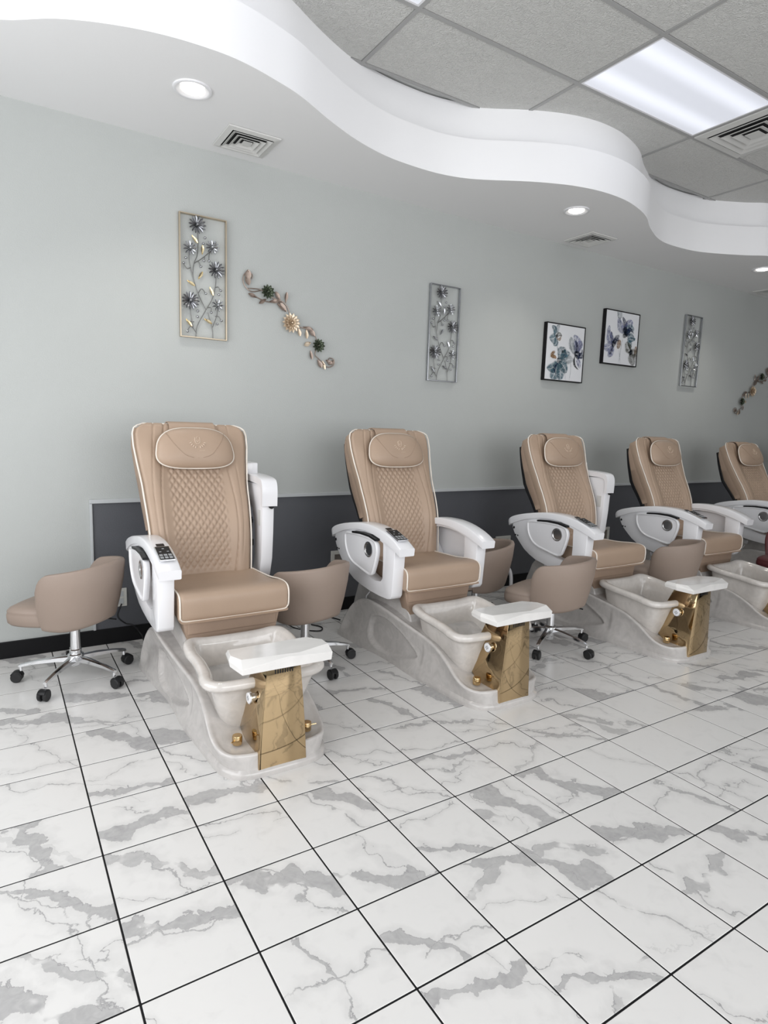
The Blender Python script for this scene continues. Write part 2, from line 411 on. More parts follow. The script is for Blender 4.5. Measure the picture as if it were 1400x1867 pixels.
def bulk(name, off, z0, z1, m, bottom):
    pts = []
    for i, p in enumerate(wave):
        a = wave[max(0, i-1)]; b = wave[min(len(wave)-1, i+1)]; t = (b-a).normalized(); n = Vector((-t.y, t.x, 0))
        q = p+n*off; pts.append((min(max(q.x, XL), XR), q.y))
    V = []; F = []; n = len(pts)
    for x, y in pts: V += [(x, y, z0), (x, y, z1), (x, WY, z0), (x, WY, z1)]
    for i in range(n-1):
        a, b = 4*i, 4*i+4
        F += [(a, b, b+1, a+1), (a+1, b+1, b+3, a+3), (a, a+2, b+2, b)]
    me = mesh(name, V, F, m, smooth=40)
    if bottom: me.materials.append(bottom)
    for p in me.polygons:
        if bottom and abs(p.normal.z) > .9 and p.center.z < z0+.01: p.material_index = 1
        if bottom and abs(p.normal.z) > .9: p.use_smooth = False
    return obj(name, me)
struct(bulk('ceiling_bulkhead', 0, SZ, 3.352, M_['fascia'], M_['soffit']))
struct(bulk('trim_4', .085, 3.352, CZ+.02, M_['fascia'], None))

# ---- downlights and vents in the bulkhead
DL = [(.70, 2.03, 'round recessed downlight nearest, above the left spa chair'), (3.60, 2.05, 'round recessed downlight above the paintings, second from the left'), (6.33, 2.06, 'round recessed downlight cut by the right edge of the photo'), (9.2, 2.05, 'round recessed downlight at the unseen far end')]
for x, y, lab in DL:
    t = thing('downlight', lab, 'light', (x, y, SZ), 0, 'recessed downlights of the bulkhead')
    obj('trim_ring', mesh('trim_ring', *loft([[(r*cos(a), r*sin(a), z) for a in [2*pi*k/40 for k in range(40)]] for r, z in ((.098, 0), (.097, -.006), (.088, -.010), (.078, -.006), (.062, -.001))], True, False), M_['white'], smooth=50), t)
    obj('lamp_lens', mesh('lamp_lens', *lathe([(.0, -.010), (.035, -.0095), (.052, -.006), (.058, -.001)], 32), M_['lamp'], smooth=60), t)
    l = D.lights.new('downlight_beam', 'SPOT'); l.energy = 26; l.color = (1, .95, .88); l.spot_size = radians(112); l.spot_blend = .85; l.shadow_soft_size = .06
    o = D.objects.new('downlight_beam', l); C.objects.link(o); o.location = (x, y, SZ-.03)
VL = [(1.13, 2.43, 'square louvred vent nearest, over the left chair by the framed metal flowers'), (4.24, 2.45, 'square louvred vent in the soffit beyond the middle downlight'), (7.36, 2.45, 'square louvred vent far right in the soffit, cut by the frame')]
for x, y, lab in VL: make_vent('soffit_vent', lab, x, y, SZ, .158, 'square vents of the bulkhead')

# ------------------------------------------------------------------ pedicure spa chair
def mirror_loop(half):
    """half outline from x<0 side ... ends on axis; returns full loop left->front->right"""
    return half+[(-p[0], *p[1:]) for p in half[-2::-1]]
rows = [(.30, 2.20, .298, 2.19, .03), (.298, 2.14, .297, 2.13, .13), (.293, 2.07, .293, 2.06, .225), (.287, 1.97, .288, 1.97, .30), (.277, 1.86, .290, 1.86, .338),
        (.262, 1.72, .295, 1.72, .343), (.260, 1.58, .287, 1.58, .325), (.265, 1.44, .265, 1.42, .289), (.266, 1.32, .247, 1.30, .262), (.258, 1.20, .242, 1.19, .236),
        (.252, 1.10, .246, 1.08, .190), (.248, 1.02, .250, 1.00, .142), (.243, .94, .246, .94, .112), (.230, .875, .232, .885, .099), (.200, .825, .200, .84, .096),
        (.145, .795, .135, .818, .095), (.07, .786, .07, .811, .095), (0, .785, 0, .81, .095)]
tear = [(1.835, .19), (1.80, .235), (1.733, .258), (1.66, .265), (1.58, .25), (1.46, .195), (1.35, .122), (1.40, .088), (1.51, .056), (1.62, .036), (1.72, .036), (1.83, .076), (1.85, .136)]
tear = [(p.x, p.y) for p in catmull([(a, b, 0) for a, b in tear], 4, True)]
def sdist(px, py, poly):
    dm = 9; ins = False; n = len(poly)
    for i in range(n):
        ax, ay = poly[i]; bx, by = poly[(i+1) % n]
        dx, dy = bx-ax, by-ay; t = max(0, min(1, ((px-ax)*dx+(py-ay)*dy)/(dx*dx+dy*dy+1e-12)))
        dm = min(dm, (px-ax-dx*t)**2+(py-ay-dy*t)**2)
        if (ay > py) != (by > py) and px < ax+(py-ay)*dx/(dy if abs(dy) > 1e-12 else 1e-12): ins = not ins
    return sqrt(dm)*(1 if ins else -1)
def base_mesh():
    Fh = catmull([(-r[0], r[1], 0) for r in rows], 10); Rh = catmull([(-r[2], r[3], r[4]) for r in rows], 10)
    Fl = Fh+[Vector((-p.x, p.y, p.z)) for p in Fh[-2::-1]]; Rl = Rh+[Vector((-p.x, p.y, p.z)) for p in Rh[-2::-1]]
    n = len(Fl); NT = 34; grid = []
    cols = []
    for i in range(n):
        F, R = Fl[i], Rl[i]
        a, b = Rl[max(0, i-1)], Rl[min(n-1, i+1)]
        t = Vector((b.x-a.x, b.y-a.y, 0)); t = t.normalized() if t.length > 1e-6 else Vector((1, 0, 0))
        inw = Vector((-t.y, t.x, 0))
        if inw.dot(Vector((-R.x, 1.35-R.y, 0))) < 0: inw = -inw
        if R.y > 1.9: inw = Vector((-1 if R.x > 0 else 1, 0, 0))
        lip = 1-smoothstep(1.0, 1.5, F.y)*.9
        c = [F.copy(), F+Vector((0, 0, .014)), F+Vector((0, 0, .026))+inw*.002, F+inw*(.016*lip)+Vector((0, 0, .033))]
        st = c[-1]; en = Vector((R.x, R.y, R.z-.010))
        if en.z < st.z+.005: en.z = st.z+.005
        for k in range(1, NT+1):
            s = k/NT; p = st.lerp(en, s)
            bulge = (.022 if F.y > 1.3 else .014)*sin(pi*s)*smoothstep(.05, .2, R.z-.03)
            p = p+inw*bulge
            if F.y > 1.25:
                d = sdist(p.y, p.z, tear)
                p = p+inw*.020*smoothstep(-.003, .012, d)
                p = p-inw*.004*exp(-((d+.006)/.006)**2)
            c.append(p)
        c += [R+inw*.002+Vector((0, 0, -.002)), R+inw*.008, R+inw*.016+Vector((0, 0, -.001)), R+inw*.024+Vector((0, 0, -.006)), R+inw*.034+Vector((0, 0, -.010))]
        e = c[-1]; yy = max(1.0, min(2.1, R.y)); zc = .088 if yy < 1.12 else .088+smoothstep(1.12, 1.42, yy)*.22
        if R.y > 2.0: zc = max(.05, R.z-.015)
        cen = Vector((0, yy, min(zc, max(R.z-.008, .085))))
        for k in (.15, .35, .6, 1): c.append(e.lerp(cen, k) if k < 1 else cen)
        cols.append(c)
    m = len(cols[0]); V = [p for c in cols for p in c]; F = []
    for i in range(n-1):
        for j in range(m-1): F.append((i*m+j, (i+1)*m+j, (i+1)*m+j+1, i*m+j+1))
    vf = tf((V, F), SH)
    return mesh('base', *vf, M_['pearl'], smooth=60)
def basin_mesh():
    rim = [(0, 1.43, .400), (-.12, 1.435, .400), (-.20, 1.43, .408), (-.248, 1.39, .408), (-.262, 1.30, .397), (-.256, 1.20, .386), (-.262, 1.10, .378), (-.275, 1.02, .372), (-.262, .962, .368), (-.205, .925, .366), (-.10, .913, .366), (0, .912, .366)]
    bot = [(0, 1.38), (-.06, 1.38), (-.10, 1.37), (-.13, 1.34), (-.14, 1.27), (-.142, 1.20), (-.138, 1.13), (-.125, 1.085), (-.10, 1.06), (-.075, 1.05), (-.04, 1.045), (0, 1.045)]
    R = catmull(rim, 6); B = catmull([(x, y, .07) for x, y in bot], 6)
    R = R+[Vector((-p.x, p.y, p.z)) for p in R[-2:0:-1]]; B = B+[Vector((-p.x, p.y, p.z)) for p in B[-2:0:-1]]
    n = len(R); ctr = Vector((0, 1.18, 0))
    def outl(off, dz):
        o = []
        for i in range(n):
            a, b = R[i-1], R[(i+1) % n]; t = Vector((b.x-a.x, b.y-a.y, 0)).normalized(); nn = Vector((t.y, -t.x, 0))
            if nn.dot(ctr-Vector((R[i].x, R[i].y, 0))) < 0: nn = -nn
            p = R[i]+nn*off; o.append(Vector((p.x, p.y, R[i].z+dz)))
        return o
    def mix(A, Bq, k, kz):
        return [Vector((a.x+(b.x-a.x)*k, a.y+(b.y-a.y)*k, a.z+(b.z-a.z)*kz)) for a, b in zip(A, Bq)]
    und = outl(.032, -.040)
    rings = [mix(B, und, k, kz) for k, kz in ((0, 0), (.22, .12), (.42, .28), (.6, .48), (.76, .7), (.88, .88), (.96, .97))]
    rings += [outl(.018, -.042), outl(.004, -.038), outl(-.003, -.026), outl(-.001, -.012), outl(.006, -.003), outl(.018, 0), outl(.034, -.002), outl(.048, -.010), outl(.058, -.026)]
    inn = outl(.061, -.042); bi = [Vector((p.x*.95, 1.21+(p.y-1.21)*.93, .15)) for p in B]
    rings += [mix(inn, bi, k, kz) for k, kz in ((.10, .2), (.25, .45), (.45, .72), (.7, .92), (1, 1))]
    rings.append([Vector((p.x*.5, 1.21+(p.y-1.21)*.5, .142)) for p in bi])
    vf = tf(loft(rings), SH)
    return mesh('basin', *vf, M_['pearl_in'], smooth=60)
def gold_mesh():
    lv = [(.020, .106, .797, .104, .88), (.028, .105, .797, .105, .90), (.16, .098, .796, .108, 1.06), (.19, .096, .796, .104, 1.07), (.33, .084, .795, .078, 1.00), (.455, .072, .794, .060, .95)]
    rings = [[(-f, fy, z), (f, fy, z), (b, by, z), (-b, by, z)] for z, f, fy, b, by in lv]
    vf = tf(loft(rings), SH)
    return mesh('gold_column', *vf, M_['gold'], bev=.0018, bseg=2, smooth=25)
def rest_mesh():
    T = [(-.175, .805, .505), (0, .778, .508), (.06, .773, .507), (.198, .800, .513), (.205, .87, .508), (.165, .948, .500), (-.185, .940, .502), (-.198, .865, .505)]
    Fm = [(-.190, .750, .484), (0, .757, .503), (.06, .755, .500), (.199, .757, .490), (.212, .86, .488), (.170, .958, .484), (-.19, .950, .484), (-.207, .860, .488)]
    B = [(-.188, .754, .461), (0, .757, .459), (.06, .757, .458), (.196, .760, .456), (.208, .86, .46), (.168, .955, .466), (-.188, .946, .466), (-.203, .855, .463)]
    V = T+Fm+B; n = 8; F = [tuple(range(n)), tuple(range(2*n, 3*n))[::-1]]
    for i in range(n):
        k = (i+1) % n
        F += [(i, k, n+k), (i, n+k, n+i), (n+i, n+k, 2*n+k, 2*n+i)]
    return mesh('footrest', *tf((V, F), SH), M_['rest'], bev=.0012, bseg=1, smooth=7)
def seat_mesh():
    prof = [(1.98, .50), (1.46, .478), (1.436, .484), (1.424, .500), (1.420, .53), (1.418, .565), (1.420, .588), (1.429, .604), (1.448, .614), (1.48, .618), (1.53, .615), (1.60, .606), (1.72, .602), (1.85, .602), (1.98, .60)]
    P = catmull([(y, z, 0) for y, z in prof], 3); rings = []
    cy, cz = 1.6, .555
    def hw(y): return interp([(1.42, .272), (1.50, .272), (1.58, .262), (1.70, .252), (1.95, .238)], y)
    for u, ins in [(-1, .018), (-.99, .008), (-.965, .002), (-.93, 0), (-.6, -.003), (-.2, -.004), (.2, -.004), (.6, -.003), (.93, 0), (.965, .002), (.99, .008), (1, .018)]:
        r = []
        for p in P:
            y, z = p.x, p.y; d = Vector((cy-y, cz-z)); d = d.normalized()
            r.append((u*hw(y), y+(d.x*ins if y < 1.5 else 0), z+d.y*ins))
        rings.append(r)
    return mesh('seat_cushion', *tf(loft(rings), SH), M_['leather'], smooth=50)
def seat_piping():
    h = .270
    pts = [(-.242, 1.90, .602), (-.256, 1.66, .604), (-.268, 1.54, .614), (-h, 1.455, .611), (-h-.001, 1.424, .585), (-h-.001, 1.422, .52), (-h+.004, 1.428, .497), (-h+.03, 1.432, .484), (-.1, 1.433, .482), (.1, 1.433, .482), (h-.03, 1.432, .484), (h-.004, 1.428, .497), (h+.001, 1.422, .52), (h+.001, 1.424, .585), (h, 1.455, .611), (.268, 1.54, .614), (.256, 1.66, .604), (.242, 1.90, .602)]
    return mesh('piping', *tf(tube(catmull(pts, 5), .0042, 6), SH), M_['piping'], smooth=60)

# backrest: path of the front surface, half width along it
bpath = [(1.865, .585), (1.872, .66), (1.883, .76), (1.905, .86), (1.945, .96), (1.985, 1.04), (2.020, 1.12), (2.052, 1.20), (2.078, 1.28), (2.098, 1.345), (2.112, 1.385), (2.135, 1.402)]
bhw = [(.58, .262), (.72, .268), (.86, .274), (.98, .281), (1.08, .286), (1.18, .299), (1.28, .311), (1.345, .312), (1.375, .303), (1.392, .283), (1.402, .252)]
BP = catmull([(0, y, z) for y, z in bpath], 16)
def bframe(v):
    x = v*(len(BP)-1); i = min(int(x), len(BP)-2); p = BP[i].lerp(BP[i+1], x-i)
    t = (BP[min(i+2, len(BP)-1)]-BP[max(i-1, 0)]).normalized()
    return p, Vector((0, -t.z, t.y)) if t.z > 0 else Vector((0, -1, 0))
PIV = Vector((0, 1.90, .62))
def backpart(vf): return tf(vf, Matrix.Translation(-PIV))
def tri(x):
    x = x-math.floor(x); return abs(2*x-1)
def pad_mesh():
    NU, NV = 120, 170; V = []; F = []
    for j in range(NV+1):
        v = j/NV; p, n = bframe(v); z = p.z; hw = interp(bhw, z)
        for i in range(NU+1):
            u = -1+2*i/NU; x = u*hw; au = abs(u)
            zc = z
            h = .016*exp(-((au-.76)/.16)**2)*(1-smoothstep(1.22, 1.37, z))-.004*(1-smoothstep(.35, .7, au))      # side bolsters
            h -= .022*smoothstep(.90, 1.0, au)**2
            h -= .006*exp(-((abs(x)-(.170+.03*sin((z-.6)*5)))/.0045)**2)          # seams
            cx = .205+.03*math.cos((z-1.0)*4.2)
            h -= .004*exp(-((abs(x)-cx)/.004)**2)*smoothstep(.62, .8, z)
            q = (1-smoothstep(.135, .155, abs(x)))*(smoothstep(.60, .66, z))*(1-smoothstep(1.16, 1.22, z))
            if q > 0:
                a = x/.036+z/.050; b = x/.036-z/.050
                da = min(a-math.floor(a), math.ceil(a)-a); db = min(b-math.floor(b), math.ceil(b)-b)
                h += q*(.0125*min(1, (min(da, db)*2.1))**.62-.006)
            h -= .02*smoothstep(1.375, 1.402, z)*0
            V.append(p+n*h+Vector((x, 0, 0)))
    n1 = NU+1
    for j in range(NV):
        for i in range(NU): F.append((j*n1+i, j*n1+i+1, (j+1)*n1+i+1, (j+1)*n1+i))
    # sides and back
    per = [j*n1 for j in range(NV+1)]+[NV*n1+i for i in range(1, n1)]+[j*n1+NU for j in range(NV-1, -1, -1)]+[i for i in range(NU-1, 0, -1)]
    prev = per
    for off, sc in ((.012, 1.0), (.05, .99), (.062, .96)):
        cur = []
        for idx in per:
            q = V[idx]; j = idx//n1; p, n = bframe(j/NV)
            c = q-n*0; c = Vector((q.x*sc, q.y, q.z))-n*off
            cur.append(len(V)); V.append(c)
        m = len(per)
        for k in range(m): F.append((prev[k], prev[(k+1) % m], cur[(k+1) % m], cur[k]))
        prev = cur
    F.append(tuple(prev))
    return mesh('backrest', *backpart((V, F)), M_['leather'], smooth=55)
def rim_pts(off=0.0, grow=0.0):
    L = []
    for k in range(60):
        v = .0+k/59*1.0; p, n = bframe(v); L.append(Vector((-(interp(bhw, p.z)+grow), 0, 0))+p+n*off)
    top = []
    p, n = bframe(1.0); hw = interp(bhw, p.z)
    for k in range(1, 24): top.append(Vector((-hw+2*hw*k/24, 0, 0))+p+n*off)
    return L+top+[Vector((-q.x, q.y, q.z)) for q in L[::-1]]
def back_piping():
    return mesh('piping', *backpart(tube(rim_pts(-.006, .0015), .0045, 6)), M_['piping'], smooth=60)
def cover_mesh(z0, z1, o0, o1, grow, m, name, flat=False):
    """a layer behind the pad between offsets o0,o1 along the back, from height z0 to z1"""
    rings = []
    NV = 40
    for k in range(NV+1):
        v = k/NV; p, n = bframe(v)
        if p.z < z0 or p.z > z1: continue
        hw = interp(bhw, p.z)+grow
        f = smoothstep(z1+.004, z1-.09, p.z)
        dk = interp([(.58, .78), (.85, .86), (1.08, 1.0), (1.28, .74), (1.40, .62)], p.z)
        oo = o0+(o1*dk-o0)*(.45+.55*f) if not flat else o1*dk
        if name == 'back_shell': oo = o1*dk; a0 = oo-.045
        a, b = p-n*(a0 if name == 'back_shell' else o0), p-n*oo; r = .02
        rings.append([a+Vector((-hw+.004, 0, 0)), a.lerp(b, .12)+Vector((-hw, 0, 0)), a.lerp(b, .8)+Vector((-hw, 0, 0)), b+Vector((-hw+r, 0, 0)), b+Vector((-hw*.5, 0, 0))-n*.006, b-n*.01, b+Vector((hw*.5, 0, 0))-n*.006, b+Vector((hw-r, 0, 0)), a.lerp(b, .8)+Vector((hw, 0, 0)), a.lerp(b, .12)+Vector((hw, 0, 0)), a+Vector((hw-.004, 0, 0))])
    return mesh(name, *backpart(loft(rings)), m, smooth=45)
def head_outline(s=1.0, n=72):
    """rounded pillow, wider towards the bottom"""
    out = []
    for k in range(n):
        a = 2*pi*k/n; c, s_ = cos(a), sin(a)
        e = .62
        x = abs(c)**e*(1 if c > 0 else -1); y = abs(s_)**(.62 if s_ < 0 else .80)*(1 if s_ > 0 else -1)
        w = .205+(-y)*.020
        out.append((x*w*s, y*.113*s-.004*(1-s)))
    return out
HC_v = .815
def head_pt(x, y, h):
    """pillow plane: centred on the back, leaning with it"""
    c = Vector((0, 2.054, 1.262)); up = Vector((0, .30, .954)).normalized(); nn = Vector((0, -.954, .30)).normalized()
    return c+Vector((x, 0, 0))+up*y+nn*(h+.018)
def head_h(s): return .052*sqrt(max(0, 1-s**2.6))
def headrest_mesh():
    rings = []
    O = head_outline()
    for s, h in ((.90, -.012), (.985, .0), (1.0, .008)):
        rings.append([head_pt(x*s, y*s, h) for x, y in O])
    for s in (.985, .95, .9, .82, .72, .6, .45, .3, .15, .03):
        rings.append([head_pt(x*s, y*s, .010+head_h(s)) for x, y in O])
    return mesh('headrest', *backpart(loft(rings)), M_['leather'], smooth=60)
def hs(x, y):
    # surface height of the pillow at x,y
    best = 1
    O = head_outline(1, 72); a = math.atan2(y, x)
    r = sqrt(x*x+y*y)
    R = max((ox*x+oy*y)/max(r, 1e-6) if abs(math.atan2(oy, ox)-a) < .12 else 0 for ox, oy in O) if r > .004 else 1
    s = min(.99, r/max(R, .08)) if r > .004 else 0
    return .010+head_h(s)
def emblem_mesh():
    P = []
    u = [(-.013, .030), (-.013, .008), (-.008, -.002), (0, -.005), (.008, -.002), (.013, .008), (.013, .026), (.008, .034), (0, .034), (-.005, .028), (-.005, .012), (0, .006), (.005, .012), (.005, .024)]
    P.append(tube([head_pt(x, y+.016, hs(x, y+.016)) for x, y in [(q.x, q.y) for q in catmull([(a, b, 0) for a, b in u], 3)]], .0022, 6))
    for k in range(9):
        a = radians(200+k*17.5); r0, r1 = .032, .046
        if k in (4,): continue
        P.append(tube([head_pt(r*cos(a)*1.05, .03+r*sin(a), hs(r*cos(a), .03+r*sin(a))+.0005) for r in (r0, (r0+r1)/2, r1)], lambda t: .0042*sin(pi*min(.9, max(.12, t))), 6))
    P.append(tube([head_pt(x, -.026, hs(x, -.026)) for x in (.004, .02, .036)], .001, 5))
    return mesh('emblem', *backpart(join(*P)), M_['emboss'], smooth=60)
def head_seam():
    arc = [(-.158, .080), (-.140, .04), (-.11, -.005), (-.075, -.045), (-.035, -.062), (0, -.066), (.035, -.062), (.075, -.045), (.11, -.005), (.140, .04), (.158, .080)]
    return mesh('seam', *backpart(tube([head_pt(q.x, q.y, hs(q.x, q.y)-.0002) for q in catmull([(a, b, 0) for a, b in arc], 4)], .0016, 5)), M_['leather_dark'], smooth=60)
def head_piping():
    return mesh('piping', *backpart(tube([head_pt(x, y, .009) for x, y in head_outline(1.006, 90)], .0042, 6, True)), M_['piping'], smooth=60)
def strap_mesh():
    w = [(2.045, 1.30), (2.078, 1.345), (2.094, 1.380), (2.114, 1.400), (2.15, 1.406), (2.20, 1.392), (2.245, 1.33)]
    top = [Vector((0, y, z)) for y, z in w]
    rings = []
    for p in catmull(top, 4):
        h = .125-.012*smoothstep(2.10, 2.04, p.y)*-1
        rings.append([p+Vector((-h, 0, 0)), p+Vector((-h, 0, .006)), p+Vector((h, 0, .006)), p+Vector((h, 0, 0))])
    return mesh('headrest_strap', *backpart(loft(rings)), M_['leather'], smooth=40)

arm_top = [(2.236, .712), (2.222, .738), (2.175, .764), (2.09, .789), (2.0, .808), (1.91, .823), (1.83, .832), (1.74, .834), (1.67, .831), (1.58, .818), (1.50, .797), (1.44, .774), (1.388, .746)]
arm_bot = [(2.232, .682), (2.208, .694), (2.172, .709), (2.085, .742), (2.0, .765), (1.91, .782), (1.834, .789), (1.745, .790), (1.684, .784), (1.585, .765), (1.51, .745), (1.45, .725), (1.392, .703)]
def arm_mesh(s):
    A = catmull([(y, z, 0) for y, z in arm_top], 4); B = catmull([(y, z, 0) for y, z in arm_bot], 4); rings = []
    n = len(A)
    for i, (a, b) in enumerate(zip(A, B)):
        t = i/(n-1); c = .302; h = .050 if t > .1 else .038+.012*(t/.1)
        x0, x1 = s*(c-h), s*(c+h); e = .007
        rings.append([(x0, b.x, b.y), (x0, a.x, a.y-e), (x0+s*e*.4, a.x, a.y-e*.3), (x0+s*e, a.x, a.y), (x1-s*e, a.x, a.y), (x1-s*e*.4, a.x, a.y-e*.3), (x1, a.x, a.y-e), (x1, b.x, b.y), (x1-s*.006, b.x, b.y-.003), (x0+s*.006, b.x, b.y-.003)])
    return mesh('armrest', *tf(loft(rings), SH), M_['white'], smooth=40)
def panel_outline():
    return [(1.455, .722), (1.462, .60), (1.474, .455), (1.488, .434), (1.52, .425), (1.61, .423), (1.72, .428), (1.83, .441), (1.92, .458), (1.99, .486), (2.05, .520), (2.10, .563), (2.145, .605), (2.17, .640), (2.188, .675), (2.185, .700), (2.172, .712), (2.085, .745), (2.0, .768), (1.91, .785), (1.834, .792), (1.745, .793), (1.684, .787), (1.585, .768), (1.51, .748)]
def arm_panel_mesh(s):
    hole = [(1.585, .745), (1.580, .62), (1.582, .535), (1.60, .515), (1.66, .505), (1.72, .512), (1.80, .535), (1.88, .580), (1.935, .640), (1.955, .70), (1.945, .745), (1.90, .765), (1.83, .772), (1.74, .772), (1.66, .764)]
    return poly_mesh('arm_panel', [(a-1.5, b) for a, b in panel_outline()], [[(a-1.5, b) for a, b in hole]], s*.268, s*.342, 'x', M_['white'], bev=.004, smooth=45)
tray_o = [(1.995, .752), (1.90, .764), (1.78, .768), (1.68, .764), (1.635, .752), (1.612, .728), (1.606, .69), (1.620, .63), (1.650, .555), (1.672, .538), (1.698, .533), (1.752, .540), (1.815, .552), (1.885, .566), (1.935, .588), (1.972, .622), (1.998, .668), (2.006, .715)]
tray_o = [(p.x, p.y) for p in catmull([(a, b, 0) for a, b in tray_o], 3, True)]
def ins(poly, d):
    n = len(poly); out = []
    A = sum(poly[i][0]*poly[(i+1) % n][1]-poly[(i+1) % n][0]*poly[i][1] for i in range(n))
    sg = 1 if A > 0 else -1
    for i in range(n):
        a, b = poly[i-1], poly[(i+1) % n]; t = Vector((b[0]-a[0], b[1]-a[1])).normalized()
        out.append((poly[i][0]-sg*t.y*d, poly[i][1]+sg*t.x*d))
    return out
def tray_mesh(s):
    o = [(a-1.5, b) for a, b in tray_o]
    rings = []
    for x, d in ((.344, .004), (.356, 0), (.368, 0), (.372, .003), (.373, .008), (.371, .013), (.366, .016)):
        rings.append([(s*x, a, b) for a, b in ins(o, d)])
    return mesh('tray', *loft(rings), M_['white'], smooth=50)
def cup_mesh(s):
    V = []
    prof = [(.047, .3665), (.047, .3705), (.041, .3715), (.037, .369), (.0365, .352), (.030, .349), (0.0005, .349)]
    rings = [[(s*x, .205+r*cos(2*pi*k/32), .690+r*sin(2*pi*k/32)) for k in range(32)] for r, x in prof]
    return mesh('cup_holder', *loft(rings, True, True), M_['steel'], smooth=35)
def ports(s):
    dots = [[(s*.3425, .668+.008*cos(a), .672+.010*sin(a)) for a in [2*pi*k/16 for k in range(16)]]]
    P = [loft([dots[0], [(x+s*.003, y, z) for x, y, z in dots[0]]])]
    xs = sorted((s*.342, s*.345))
    return [mesh('port', *q, M_['black']) for q in (P[0], box(xs[0], xs[1], .640, .655, .612, .622), box(xs[0], xs[1], .618, .628, .612, .621))]
def slot(s):
    pts = [(1.90, .772), (1.80, .781), (1.70, .780), (1.62, .766)]
    r = [[(s*.325, y-1.5, z-.012), (s*.3755, y-1.5, z-.012), (s*.3755, y-1.5, z), (s*.325, y-1.5, z)] for y, z in pts]
    return mesh('hinge_strip', *loft(r), M_['black'])
def remote_parts(s):
    # panel seated on the sloping front of the armrest
    a = Vector((s*.302, -.004, .8035)); slope = math.atan2(.797-.831, 1.50-1.67)
    R = Matrix.Translation(a) @ Matrix.Rotation(radians(17.5), 4, 'X')
    fr = tf(box(-.036, .036, -.066, .066, -.004, .004), R)
    fa = tf(box(-.031, .031, -.061, .061, .004, .0052), R)
    ks = []
    for r in range(2):
        for c in range(3): ks.append(tf(box(-.028+.020*c, -.028+.020*c+.015, -.055+.024*r, -.055+.024*r+.017, .0052, .0066), R))
    ks.append(tf(box(-.005, .005, .035, .043, .0052, .0062), R))
    ks.append(tf(box(-.022, -.012, .008, .014, .0052, .0060), R)); ks.append(tf(box(.012, .022, .008, .014, .0052, .0060), R))
    R2 = Matrix.Translation(Vector((s*.302, .088, .8275))) @ Matrix.Rotation(radians(11), 4, 'X')
    sl = tf(box(-.018, .018, -.012, .012, -.001, .0025), R2)
    return mesh('remote_control', *join(fr), M_['chrome'], bev=.0015), mesh('control_face', *join(fa, sl), M_['black']), [mesh('button', *q, M_['key'], bev=.0008, bseg=1) for q in ks]
def raised_arm_parts():
    """right arm swung up beside the back"""
    post = [(1.945, .50), (1.905, .55), (1.875, .65), (1.862, .80), (1.855, .97), (1.860, 1.05), (1.885, 1.075), (2.25, 1.075), (2.29, 1.03), (2.28, .975), (2.10, .965), (2.03, .93), (1.99, .86), (1.975, .75), (1.99, .62), (2.03, .53), (2.06, .50)]
    p1 = poly_mesh('arm_panel', [(a-1.5, b) for a, b in post], [], .335, .405, 'x', M_['white'], bev=.006, smooth=45)
    ot = [(1.835, .955), (1.832, 1.04), (1.842, 1.085), (1.87, 1.108), (1.95, 1.118), (2.08, 1.122), (2.20, 1.118), (2.30, 1.10), (2.335, 1.06)]
    ib = [(1.856, .955), (1.856, 1.03), (1.865, 1.06), (1.89, 1.073), (1.96, 1.08), (2.08, 1.084), (2.20, 1.08), (2.28, 1.065), (2.305, 1.045)]
    A = catmull([(y-1.5, z, 0) for y, z in ot], 4); B = catmull([(y-1.5, z, 0) for y, z in ib], 4)
    rings = [[(.325, b.x, b.y), (.325, a.x, a.y), (.332, a.x, a.y+.002), (.408, a.x, a.y+.002), (.415, a.x, a.y), (.415, b.x, b.y)] for a, b in zip(A, B)]
    p2 = mesh('armrest', *loft(rings), M_['white'], smooth=40)
    p3 = mesh('armrest_end', *boxes((.33, .40, 2.10-1.5, 2.34-1.5, 1.118, 1.185)), M_['white'], bev=.008, smooth=40)
    kn = loft([[(.385+r*cos(2*pi*k/20), y, .955+r*sin(2*pi*k/20)) for k in range(20)] for r, y in ((.012, .362), (.015, .352), (.015, .342), (.011, .338))])
    p4 = mesh('pivot_knob', *kn, M_['black'], smooth=40)
    p5 = [mesh('hinge', *box(*b), M_['black'], bev=.004) for b in ((.30, .36, .60, .80, .945, .985), (.31, .35, .55, .66, .80, .87), (.31, .335, .50, .72, .84, .865), (.31, .35, .53, .62, .70, .74), (.31, .33, .56, .58, .60, .98))]
    p6 = mesh('label_plate', *boxes((.333, .3355, .385, .43, .84, .93)), M_['vent'], bev=.001)
    return p1, p2, p3, p4, p5, p6

